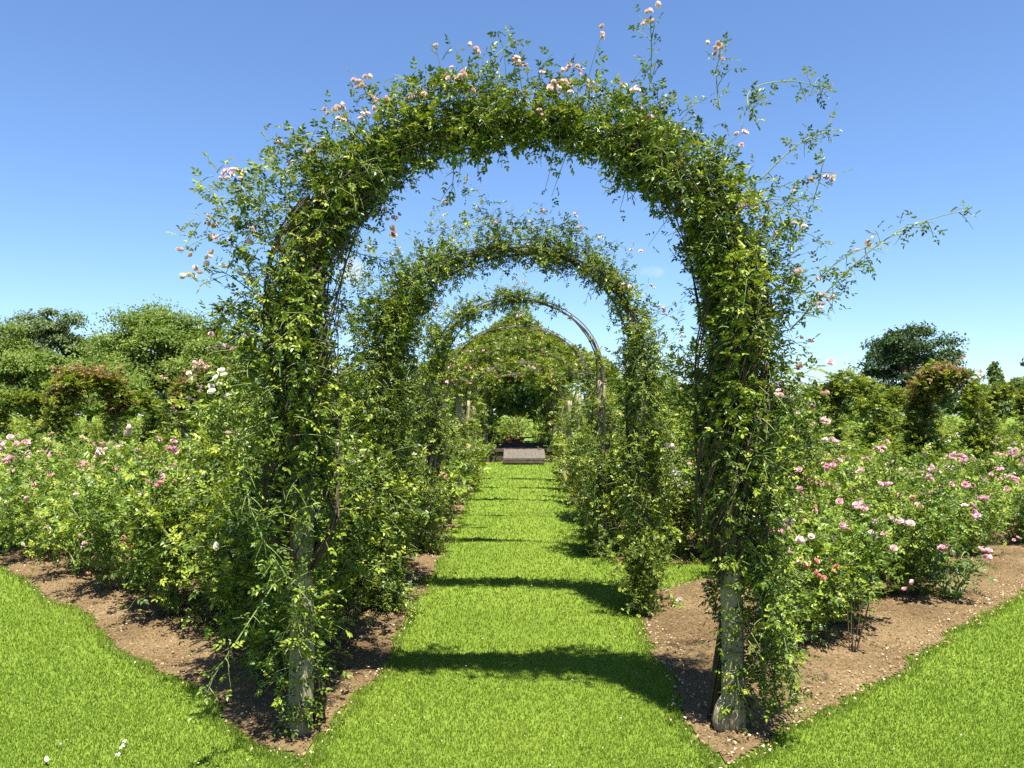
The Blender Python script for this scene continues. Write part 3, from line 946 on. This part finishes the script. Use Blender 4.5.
# climbers and shrubs beside the walk, between the arches
side_bushes = [
    (-1.35, 4.75, TALL[2], .78, 'dense rose bush hugging the nearest arch post, white blooms low on its inner side', [('white', 4), ('pale', 2)]),
    (-1.55, 5.6, TALL[0], .95, 'tall climbing rose between the first and second arch, on the bushier side', [('pale', 3), ('white', 2)]),
    (-1.95, 6.6, TALL[1], .95, 'tall climbing rose leaning beside the second arch, its top against the sky', [('pale', 4)]),
    (-1.5, 7.7, TALL[0], .95, 'climbing rose between the second and third arch, left of the walk', [('pale', 3), ('white', 3)]),
    (-1.5, 10.3, TALL[2], 1.0, 'climbing rose between the third and fourth arch, left of the walk', [('coral', 3), ('pale', 2)]),
    (-1.45, 12.9, TALL[2], 1.0, 'climbing rose between the fourth and fifth arch, left of the walk', [('pale', 4)]),
    (-1.5, 15.4, TALL[0], .85, 'climbing rose between the fifth and sixth arch, left of the walk', [('white', 5)]),
    (.98, 6.42, TALL[2], .36, 'small rose bush with creamy white blooms at the second arch foot', [('white', 6)]),
    (1.75, 9.0, TALL[0], .95, 'climbing rose between the second and third arch, right of the walk', [('pale', 2), ('white', 2)]),
    (1.5, 10.3, TALL[1], .86, 'climbing rose between the third and fourth arch, right of the walk', [('white', 3)]),
    (1.5, 12.6, TALL[0], .95, 'climbing rose between the fourth and fifth arch, right of the walk', [('white', 3)]),
    (1.5, 15.2, TALL[2], 1.0, 'climbing rose between the fifth and sixth arch, right of the walk', [('pale', 2)]),
    (1.55, 17.8, TALL[2], 1.0, 'climbing rose between the sixth and last arch, right of the walk', [('pale', 2)]),
    (-1.55, 17.8, TALL[2], 1.0, 'climbing rose between the sixth and last arch, left of the walk', [('pale', 2)]),
    (2.6, 9.0, TALL[1], .92, 'tall wispy shrub rising behind the right post of the nearest arch', [('pale', 2)]),
    (3.3, 10.8, TALL[1], .95, 'tall leafy shrub in the second rank behind the right post', [('pale', 1)]),
    (4.0, 12.4, TALL[1], .95, 'tall leafy shrub between the right bed and the far arches', [('pale', 1)]),
    (-2.5, 8.3, TALL[1], .82, 'tall leafy shrub rising behind the left post of the nearest arch', [('pale', 2)]),
    (-3.2, 10.5, TALL[0], .95, 'tall leafy shrub in the second rank behind the left post', [('pale', 1)]),
]
for x, y, pr, sc, lb, bl in side_bushes:
    bush(pr, x, y, lb, 'roses beside the grass walk', bl, sc, size='small', zs=1.3 if sc < .4 else 1.0)

# ------------------------------------------------------------------ far hedges and shrubs beyond the beds
far_shrubs = [
    (-13.5, 23, 1.0), (-11.2, 23.5, .95), (-17.5, 25, 1.0), (-15.3, 24, .95), (-9.2, 22, 1.0), (-7.2, 20, 1.0), (-5.2, 17, .95), (-3.6, 15, .95),
    (5.2, 15.5, 1.1), (6.6, 18, 1.1), (8.3, 21, 1.0), (10.2, 23, .95), (12.2, 25, .95), (14.5, 26, 1.0), (16.8, 27, .95), (18.8, 28, 1.0), (3.9, 18.5, 1.15), (4.6, 21.5, 1.2),
    (-4.5, 20.5, 1.1), (-6.2, 24, 1.1), (21, 29, 1.0), (-20, 27, 1.0), (7.4, 24.5, 1.15), (9.6, 27, 1.1), (-8.5, 27, 1.0), (-11, 29, 1.0), (-13.5, 30, 1.0), (-16, 31, 1.05), (-19, 33, 1.1), (-22, 33, 1.1), (12.5, 31, 1.0), (15.2, 32, 1.0), (18, 34, 1.0), (21, 35, 1.05), (24, 36, 1.1), (-5, 30, 1.1), (6, 30, 1.1), (9, 33, 1.1), (-4.2, 36, 1.1), (4.4, 36, 1.1),
]
for i, (x, y, sc) in enumerate(far_shrubs):
    bush(FARTALL[i % 3], x, y, 'tall rounded green shrub in the hedge line ' + ('left' if x < 0 else 'right') + ' of the walk', 'shrubs of the ' + ('left' if x < 0 else 'right') + ' hedge line', [], sc, 'shrub', 'shrub', zs=.5 if abs(x) > 3.8 and y < 30 else .62 if abs(x) > 7 else .9)
for px, D_, sc in [(x_, 36 + (k_ % 3) * 1.5, .9 + .12 * (k_ % 2)) for k_, x_ in enumerate(list(range(-25, 300, 36)) + list(range(800, 1060, 34)))]:
    p_ = at(px, 440, D_)
    bush(FARTALL[int(px) % 3], p_[0], D_, 'low dense green shrub in the last hedge row behind the far arches, ' + ('left' if px < 512 else 'right') + ' side', 'shrubs of the last hedge row, ' + ('left' if px < 512 else 'right') + ' side', [], sc, 'shrub', 'shrub', zs=.84)
for i, (px, D_) in enumerate([(960, 27), (985, 25), (1010, 23.5), (1035, 22.5), (935, 29)]):
    p_ = at(px, 470, D_)
    bush(FAR[i % 2], p_[0], D_, 'white-flowered rose bush across the far lawn', 'white rose bushes beyond the far lawn', [('white', 9)], .85, size='far')
for i, (px, D_) in enumerate([(12, 17), (45, 16), (78, 17.5), (20, 14.5)]):
    p_ = at(px, 470, D_)
    bush(FAR[i % 2], p_[0], D_, 'rose bush crowded with pale pink blooms at the far side of the left bed', 'pale pink roses at the back of the left bed', [('pale', 6), ('pink', 5)], 1.0, size='far')

# ------------------------------------------------------------------ far rose arches of the other walks
SF = [(0, .9, .42, .28), (.2, 1.1, .46, .28), (.35, 1.3, .42, .2), (.5, 1.3, .38, .18), (.65, 1.3, .42, .2), (.8, 1.1, .46, .28), (1, .9, .42, .28)]
far_arch = [
    (88, 23.5, .8, 'bronze', 'far rose arch topped with faded red roses before the woodland edge', 1.0),
    (134, 29, .8, 'green', 'small far clipped green arch between the two bronze ones', .85),
    (210, 23.5, .8, 'bronze', 'far rose arch with brownish red top half hidden by the nearest arch', 1.0),
    (22, 30, .7, 'green', 'far green arch at the left end of the distant row', .85),
    (850, 23.5, -.85, 'green', 'far rose arch standing nearest the right post, dark inside', .95),
    (905, 30, -.85, 'green', 'small far green arch in front of the dark tree', .9),
    (950, 23.5, -.8, 'bronze', 'large far rose arch with pinkish top before the dark tree', 1.0),
    (1008, 29, -.85, 'green', 'far green arch at the right end of the distant row', .95),
]
for px, D_, rz, kind, lb, sc in far_arch:
    p_ = at(px, 430, D_)
    bl = [('faded', 'big', 12, .3, .5)] if kind == 'bronze' else []
    o = make_arch(lb, (p_[0], D_, 0), rz, .78, 1.85, .78, SF, 1700, .080, .1, bloom=bl, tight=.5, wisps=14, canes=0, hoop=True, ties=False, group='far rose arches of the other walks', leafmat='creeper', rachis=.1, L=(.15, .4))
    o.scale = (sc, sc * 2.3, sc)
    if kind == 'bronze':
        lf = MB()
        line = arch_line(.78, 1.85, .78)
        u = rng.uniform(.26, .74, 700) if px < 512 else rng.normal(.42, .07, 700)
        c = resample(line, u)
        shoots(lf, None, c + rng.normal(0, .15, (700, 3)) + [0, 0, .10], rand_dir(700) + [0, 0, .8], rng.uniform(.10, .2, 700), .09, .08, rachis=.09)
        link('faded_growth', lf.mesh('faded_growth', M['bronze_leaf']), o)

# ------------------------------------------------------------------ summerhouse at the end of the walk
GY = 30.2
gz = thing('summerhouse', 'round summerhouse smothered in green creeper at the end of the grass walk', 'summerhouse', (0.05, GY, 0))
mb = MB()
k8 = np.arange(8) * math.pi / 4 + math.pi / 8
ring = lambda r_, z: np.stack([np.sin(k8) * r_, -np.cos(k8) * r_, np.full(8, z)], 1)
V = np.concatenate([ring(3.3, .46), [[0, 0, .46]]])
mb.raw(V, tris=[[i, (i + 1) % 8, 8] for i in range(8)])
V = np.concatenate([ring(3.3, .36), ring(3.3, .459)])
mb.raw(V, quads=[[i, (i + 1) % 8, 8 + (i + 1) % 8, 8 + i] for i in range(8)])
link('floor', mb.mesh('floor', M['deck_side']), gz)
mb = MB()
V = np.concatenate([ring(3.24, -.02), ring(3.24, .365)])
mb.raw(V, quads=[[i, (i + 1) % 8, 8 + (i + 1) % 8, 8 + i] for i in range(8)])
link('plinth', mb.mesh('plinth', M['deck_side']), gz)
mb = MB()
for k in range(9):       # sloping boarded ramp up to the floor
    xx = -.52 + k * .150
    a0, a1 = np.array([xx, -4.45, .22]), np.array([xx, -3.28, .455])
    mb.raw([a0, a0 + [.148, 0, 0], a1 + [.148, 0, 0], a1, a0 - [0, 0, .05], a0 + [.148, 0, -.05], a1 + [.148, 0, -.05], a1 - [0, 0, .05]],
           quads=[[0, 1, 2, 3], [4, 7, 6, 5], [0, 4, 5, 1], [1, 5, 6, 2], [2, 6, 7, 3], [3, 7, 4, 0]])
rp = link('ramp', mb.mesh('ramp', M['deck']), gz)
for zz, yy in ((.095, -4.40), (.25, -3.3)):
    mb = MB()
    mb.box((.155, yy, zz), (1.34, .08, .09))
    link('bearer', mb.mesh('bearer', M['deck_side']), rp)
for i in range(8):
    mb = MB()
    p_ = ring(3.1, 0)[i]
    z = np.linspace(.45, 3.0, 10)
    mb.tube(np.stack([p_[0] + np.sin(z * 2 + i) * .02, np.full(10, p_[1]), z], 1), np.full(10, .10), 10)
    link('post', mb.mesh('post', M['bark'], True), gz)
mb = MB()
V = np.concatenate([ring(3.4, 2.95), [[0, 0, 5.0]]])
mb.raw(V, tris=[[i, (i + 1) % 8, 8] for i in range(8)])
V = np.concatenate([ring(3.4, 2.90), ring(3.4, 2.949)])
mb.raw(V, quads=[[i, (i + 1) % 8, 8 + (i + 1) % 8, 8 + i] for i in range(8)])
rf = link('roof', mb.mesh('roof', M['bark']), gz)
mb = MB()
mb.tube([[0, 0, 4.9], [0, 0, 5.15], [0, 0, 5.3]], [.30, .34, .1], 10)
link('finial', mb.mesh('finial', M['bark'], True), rf)
lf, st = MB(), MB()
nn_ = 3600
a_, rr = rng.uniform(0, 6.28, nn_), 3.55 * np.sqrt(rng.uniform(.0, 1, nn_))
P = np.stack([np.cos(a_) * rr, np.sin(a_) * rr, 5.0 - (rr / 3.4) * 2.05 + .08 + (vnoise(a_ * 3, rr, 2, 8) - .3) * .55], 1)
D = np.stack([np.cos(a_), np.sin(a_), 0 * a_ + .4], 1) + rand_dir(nn_) * .7
shoots(lf, st, P, D, rng.uniform(.2, .5, nn_), .11, .10, rachis=.11, five=True, droop=.4)
# skirts down the posts and round the finial
for i in range(8):
    p_ = ring(3.15, 0)[i]
    n2 = 150
    z = 3.0 - 2.8 * rng.random(n2) ** 1.2
    P = np.stack([p_[0] + rng.normal(0, .26, n2), p_[1] + rng.normal(0, .2, n2), z], 1)
    shoots(lf, st, P, rand_dir(n2) + [0, 0, -.1], rng.uniform(.2, .4, n2), .11, .10, rachis=.11, droop=.4)
n2 = 260
a_ = rng.uniform(0, 6.28, n2)
P = np.stack([np.cos(a_) * 3.45, np.sin(a_) * 3.45, 2.95 - rng.random(n2) * .45], 1)
shoots(lf, st, P, rand_dir(n2) + [0, 0, -.4], rng.uniform(.2, .4, n2), .11, .10, rachis=.11, droop=.4)
fo = link('creeper', lf.mesh('creeper', M['creeper']), gz)
link('twigs', st.mesh('twigs', M['cane'], True), fo)
lf = MB()
P = rand_dir(160) * [.42, .42, .34] + [0, 0, 5.3]
shoots(lf, None, P, rand_dir(160) + [0, 0, .4], np.full(160, .22), .1, .09, rachis=.1)
link('creeper', lf.mesh('creeper_tuft', M['bush_leaf']), gz)

bush(FAR[0], -1.35, 25.6, 'low rose bush beside the summerhouse ramp, left of it', None, [('pale', 5)], .72, size='mid')
bush(FAR[1], 1.75, 25.4, 'low dark rose bush beside the summerhouse ramp, right of it', None, [('pale', 2)], .78, size='mid')
# what shows through the summerhouse: shrubs and a red border
for i, (x, y, sc, lb) in enumerate([(-.75, 36, .75, 'low green shrub seen through the summerhouse, beside red flowers'), (.9, 35.2, .7, 'dark round shrub seen through the summerhouse on its right'),
                                    (-.2, 38.5, .80, 'low green shrub seen through the summerhouse, at the foot of the dark tree'), (-2.4, 36, .95, 'shrub behind the summerhouse on its left'), (2.6, 36.5, .95, 'shrub behind the summerhouse on its far right')]):
    bush(FARTALL[i % 3], x, y, lb, None, [], sc, 'shrub', 'shrub')
bush(FARTALL[1], 1.9, 40, 'yellow-green shrub seen through the summerhouse behind the dark round one', None, [], .95, 'shrub', 'shrub')
bush(FAR[0], -.35, 34.6, 'border plant covered in brick red flowers behind the summerhouse', None, [('red', 16), ('coral', 6)], .8, 'border plant', 'border_plant', 'far', zs=.75)


# ------------------------------------------------------------------ trees
def tree(name, label, x, y, h, rx, crown0, mat, seed, leafs=.23, nclump=70, per=400, group=None, top=1.0, shape='round', trunk=.25, cat='tree', parts=()):
    global rng
    keep, rng = rng, np.random.default_rng(seed)
    root = thing(name, label, cat, (x, y, 0), 0, group)
    mb = MB()
    zt = np.linspace(-.2, h * .8, 9)
    P = np.stack([np.cumsum(rng.normal(0, .06, 9)), np.cumsum(rng.normal(0, .06, 9)), zt], 1)
    mb.tube(P, np.linspace(trunk, trunk * .25, 9), 9)
    lf = MB()
    cz, rz_ = (h + crown0) / 2, (h - crown0) / 2
    if shape == 'spire':
        t = rng.random(nclump) ** .8
        C = np.stack([0 * t, 0 * t, crown0 + (h - crown0) * t], 1)
        a_ = rng.uniform(0, 6.28, nclump)
        rr = rx * (1 - t) ** .8 * rng.uniform(.3, 1, nclump)
        C[:, 0], C[:, 1] = np.cos(a_) * rr, np.sin(a_) * rr
        cr = rx * rng.uniform(.2, .34, nclump) * (1.05 - .6 * t)
    else:
        d = rand_dir(nclump)
        f = rng.uniform(.25, 1, nclump) ** .45
        C = d * f[:, None] * np.array([rx, rx, rz_]) * rng.uniform(.82, 1.06, nclump)[:, None]
        if shape == 'dome':
            C[:, 2] = np.where(C[:, 2] < 0, C[:, 2] * .75, C[:, 2])
        C[:, 2] += cz
        cr = min(rx, rz_) * rng.uniform(.14, .38, nclump)
    for c in C[::2]:
        s_ = np.linspace(0, 1, 6)[:, None]
        b0 = resample(P, np.array([np.clip((c[2] / h) * .75, .1, .95)]))[0]
        mb.tube(b0 + (c - b0) * s_ + np.array([0, 0, 1]) * (.12 * np.linalg.norm(c - b0) * s_ * (1 - s_)), np.linspace(trunk * .32, .02, 6), 5)
    for c, r_ in zip(C, cr):
        k = int(per * rng.uniform(.7, 1.3))
        d = rand_dir(k)
        d[:, 2] = np.where(d[:, 2] < -.25, -d[:, 2] * .6, d[:, 2])
        q = c + d * (r_ * rng.uniform(.35, 1.3, k))[:, None] * [1.15, 1.15, .78]
        tn = np.clip(rng.normal(.45, .12) + rng.normal(0, .2, k), 0, 1)
        lf.leaves(q, rand_dir(k) + d * .4 + [0, 0, -.25], unit(d + rand_dir(k) * .6 + [0, 0, .5]), leafs * rng.uniform(.6, 1.25, k), leafs * .62 * rng.uniform(.7, 1.2, k), tn)
    link('trunk', mb.mesh('trunk', M['bark'], True), root)
    link('crown', lf.mesh('crown', M[mat]), root)
    rng = keep
    return root


def tree_px(name, label, px, top_py, w_px, D_, mat, seed, crown0=1.5, **kw):
    p_ = at(px, top_py, D_)
    return tree(name, label, p_[0], D_, p_[2], w_px / FPX * D_ / 2, crown0, mat, seed, **kw)


WG = 'broadleaf trees of the woodland edge'
tree_px('broadleaf_tree', 'pale green tall tree rising highest at the left of the wood', 50, 303, 70, 62, 'pale_tree_leaf', 77, .8, shape='round', nclump=75, per=420)
tree_px('broadleaf_tree', 'large domed green tree in the middle of the left wood', 150, 310, 128, 60, 'tree_leaf', 12, 1.0, shape='dome', nclump=120)
tree_px('broadleaf_tree', 'green tree at the far left edge of the wood, cut by the view', -12, 322, 90, 58, 'tree_leaf', 13, 1.0, shape='dome', nclump=70)
tree_px('broadleaf_tree', 'lower green tree in front of the pale tall one', 32, 350, 100, 53, 'tree_leaf', 14, .6, shape='dome', nclump=70)
tree_px('broadleaf_tree', 'bright green tree between the domed tree and the nearest arch', 222, 335, 90, 56, 'tree_leaf', 15, .6, shape='dome', nclump=70)
tree_px('broadleaf_tree', 'lower green tree filling the gap in front of the domed tree', 108, 362, 90, 52, 'tree_leaf', 16, .5, shape='dome', nclump=60)
tree_px('broadleaf_tree', 'mid green tree between the pale tall tree and the domed tree', 90, 336, 70, 64, 'tree_leaf', 31, .5, shape='dome')
tree_px('broadleaf_tree', 'yellow-green tree on the shoulder of the domed tree', 196, 326, 80, 63, 'tree_leaf', 32, .5, shape='dome')
tree_px('broadleaf_tree', 'pale tree rising behind the wood at the view edge', 8, 316, 60, 66, 'pale_tree_leaf', 33, .5, shape='dome')
tree_px('dark_shrub', 'dark blue-green yew bush behind the small clipped arch', 160, 396, 28, 40, 'dark_tree_leaf', 17, .1, nclump=30, leafs=.2, cat='shrub', trunk=.1)
tree_px('broadleaf_tree', 'green tree seen low between the first and second arch legs', 330, 372, 90, 60, 'tree_leaf', 18, .5, shape='dome', nclump=60)
tree_px('broadleaf_tree', 'green tree seen low between the second and third arch legs', 400, 380, 90, 62, 'tree_leaf', 29, .5, shape='dome', nclump=60)
tree_px('broadleaf_tree', 'large dark green round tree standing alone beyond the right bed', 910, 325, 92, 60, 'dark_tree_leaf', 19, 1.0, nclump=62, per=420)
tree_px('broadleaf_tree', 'dark tree with a plain trunk seen through the summerhouse', 515, 374, 70, 47, 'dark_tree_leaf', 20, 1.7, nclump=60, leafs=.32, trunk=.22)
tree_px('broadleaf_tree', 'dark tree seen behind the summerhouse posts, set further back', 545, 380, 70, 56, 'dark_tree_leaf', 21, .8, nclump=60)
tree_px('broadleaf_tree', 'dark bushy tree behind the summerhouse on its left', 470, 378, 80, 54, 'dark_tree_leaf', 22, .6, nclump=60)
tree_px('broadleaf_tree', 'green tree just right of the summerhouse roof', 640, 372, 90, 60, 'tree_leaf', 23, .5, shape='dome', nclump=60)
tree_px('broadleaf_tree', 'green tree low on the horizon beside the right post', 700, 378, 80, 62, 'tree_leaf', 24, .5, shape='dome', nclump=50)
for i, (px, ty, w_) in enumerate([(800, 388, 80), (845, 386, 70), (985, 386, 70), (1030, 380, 80), (760, 384, 70)]):
    tree_px('broadleaf_tree', 'low hazy green tree in the distant line right of the nearest arch', px, ty, w_, 78, 'pale_tree_leaf', 40 + i, .5, shape='dome', nclump=45, leafs=.45, group='distant tree line on the right')
tree_px('feathery_tree', 'thin pale feathery tree on the skyline right of the dark tree', 994, 362, 26, 75, 'pale_tree_leaf', 25, 2.0, shape='spire', nclump=30, per=70, leafs=.4, trunk=.12)
tree_px('conifer', 'dark conifer whose branch tips reach in at the right edge', 1046, 322, 62, 55, 'dark_tree_leaf', 26, 1.0, shape='spire', nclump=60, per=90, leafs=.3, trunk=.2)

# ------------------------------------------------------------------ light
SH = np.array([-.45, 1.2, -3.2]); SH /= np.linalg.norm(SH)
elev = math.asin(-SH[2])
az = math.atan2(-SH[0], -SH[1])          # clockwise from +Y
sd_ = bpy.data.lights.new('sun', 'SUN')
sd_.energy = 5.0
sd_.angle = R(.5)
sd_.color = (1, .955, .87)
so = bpy.data.objects.new('sun', sd_)
COL.objects.link(so)
so.rotation_euler = Vector(SH).to_track_quat('-Z', 'Y').to_euler()
so.location = (5, -10, 30)
w = bpy.data.worlds.new('World')
scene.world = w
w.use_nodes = True
nt = w.node_tree
nt.nodes.clear()
o_ = nt.nodes.new('ShaderNodeOutputWorld')
bg = nt.nodes.new('ShaderNodeBackground')
sky = nt.nodes.new('ShaderNodeTexSky')
sky.sky_type = 'NISHITA'
sky.sun_disc = False
sky.sun_elevation = elev
sky.sun_rotation = az
sky.altitude = 0
sky.air_density, sky.dust_density, sky.ozone_density = 1.0, .3, 6.0
bg.inputs[1].default_value = .059
def cloud(col_in, px, py, wide, high, amount, seed):
    d = CM @ Vector(((px - 512) / FPX, -(py - 384) / FPX, -1)); d.normalize()
    right = Vector((d.y, -d.x, 0)).normalized(); upv = right.cross(d)
    tc = nt.nodes.new('ShaderNodeTexCoord')
    acc = None
    for ax, sz in ((right, wide), (upv, high)):
        dp = nt.nodes.new('ShaderNodeVectorMath'); dp.operation = 'DOT_PRODUCT'
        nt.links.new(tc.outputs['Generated'], dp.inputs[0]); dp.inputs[1].default_value = ax
        dv = nt.nodes.new('ShaderNodeMath'); dv.operation = 'DIVIDE'; dv.inputs[1].default_value = sz
        nt.links.new(dp.outputs['Value'], dv.inputs[0])
        pw = nt.nodes.new('ShaderNodeMath'); pw.operation = 'POWER'; pw.inputs[1].default_value = 2
        nt.links.new(dv.outputs[0], pw.inputs[0])
        if acc is None:
            acc = pw
        else:
            ad = nt.nodes.new('ShaderNodeMath'); ad.operation = 'ADD'
            nt.links.new(acc.outputs[0], ad.inputs[0]); nt.links.new(pw.outputs[0], ad.inputs[1]); acc = ad
    fd = nt.nodes.new('ShaderNodeVectorMath'); fd.operation = 'DOT_PRODUCT'
    nt.links.new(tc.outputs['Generated'], fd.inputs[0]); fd.inputs[1].default_value = d
    gt = nt.nodes.new('ShaderNodeMath'); gt.operation = 'GREATER_THAN'; gt.inputs[1].default_value = .5
    nt.links.new(fd.outputs['Value'], gt.inputs[0])
    no = nt.nodes.new('ShaderNodeTexNoise'); no.noise_dimensions = '4D'; no.inputs['W'].default_value = seed
    no.inputs['Scale'].default_value = 34; no.inputs['Detail'].default_value = 6
    nt.links.new(tc.outputs['Generated'], no.inputs['Vector'])
    su = nt.nodes.new('ShaderNodeMath'); su.operation = 'MULTIPLY_ADD'; su.inputs[1].default_value = -.8
    nt.links.new(acc.outputs[0], su.inputs[0]); nt.links.new(no.outputs['Fac'], su.inputs[2])
    mr = nt.nodes.new('ShaderNodeMapRange'); mr.inputs[1].default_value = .25; mr.inputs[2].default_value = .75
    mr.inputs[3].default_value = 0; mr.inputs[4].default_value = amount
    nt.links.new(su.outputs[0], mr.inputs[0])
    mu = nt.nodes.new('ShaderNodeMath'); mu.operation = 'MULTIPLY'
    nt.links.new(mr.outputs[0], mu.inputs[0]); nt.links.new(gt.outputs[0], mu.inputs[1])
    mi = nt.nodes.new('ShaderNodeMix'); mi.data_type = 'RGBA'
    nt.links.new(mu.outputs[0], mi.inputs['Factor']); nt.links.new(col_in, mi.inputs['A'])
    mi.inputs['B'].default_value = (5.6, 6.0, 6.6, 1)
    return mi.outputs['Result']


tm = nt.nodes.new('ShaderNodeMix'); tm.data_type = 'RGBA'; tm.blend_type = 'MULTIPLY'
tm.inputs['Factor'].default_value = 1; tm.inputs['B'].default_value = (.97, 1.04, 1.14, 1)
nt.links.new(sky.outputs[0], tm.inputs['A'])
sk = cloud(tm.outputs['Result'], 349, 270, .034, .032, .85, 7.3)
sk = cloud(sk, 652, 272, .03, .016, .55, 5.0)
nt.links.new(sk, bg.inputs[0])
nt.links.new(bg.outputs[0], o_.inputs[0])

vs = scene.view_settings
vs.view_transform, vs.look, vs.gamma, vs.use_curve_mapping = 'Standard', 'None', 1.0, False
vs.exposure = 1.68
cy = scene.cycles
cy.max_bounces, cy.diffuse_bounces, cy.glossy_bounces, cy.transmission_bounces, cy.transparent_max_bounces = 6, 3, 2, 3, 4
try:
    cy.use_denoising = False
except Exception:
    pass
print('BUSHES', nl_, nr_, 'elev', math.degrees(elev), 'az', math.degrees(az))
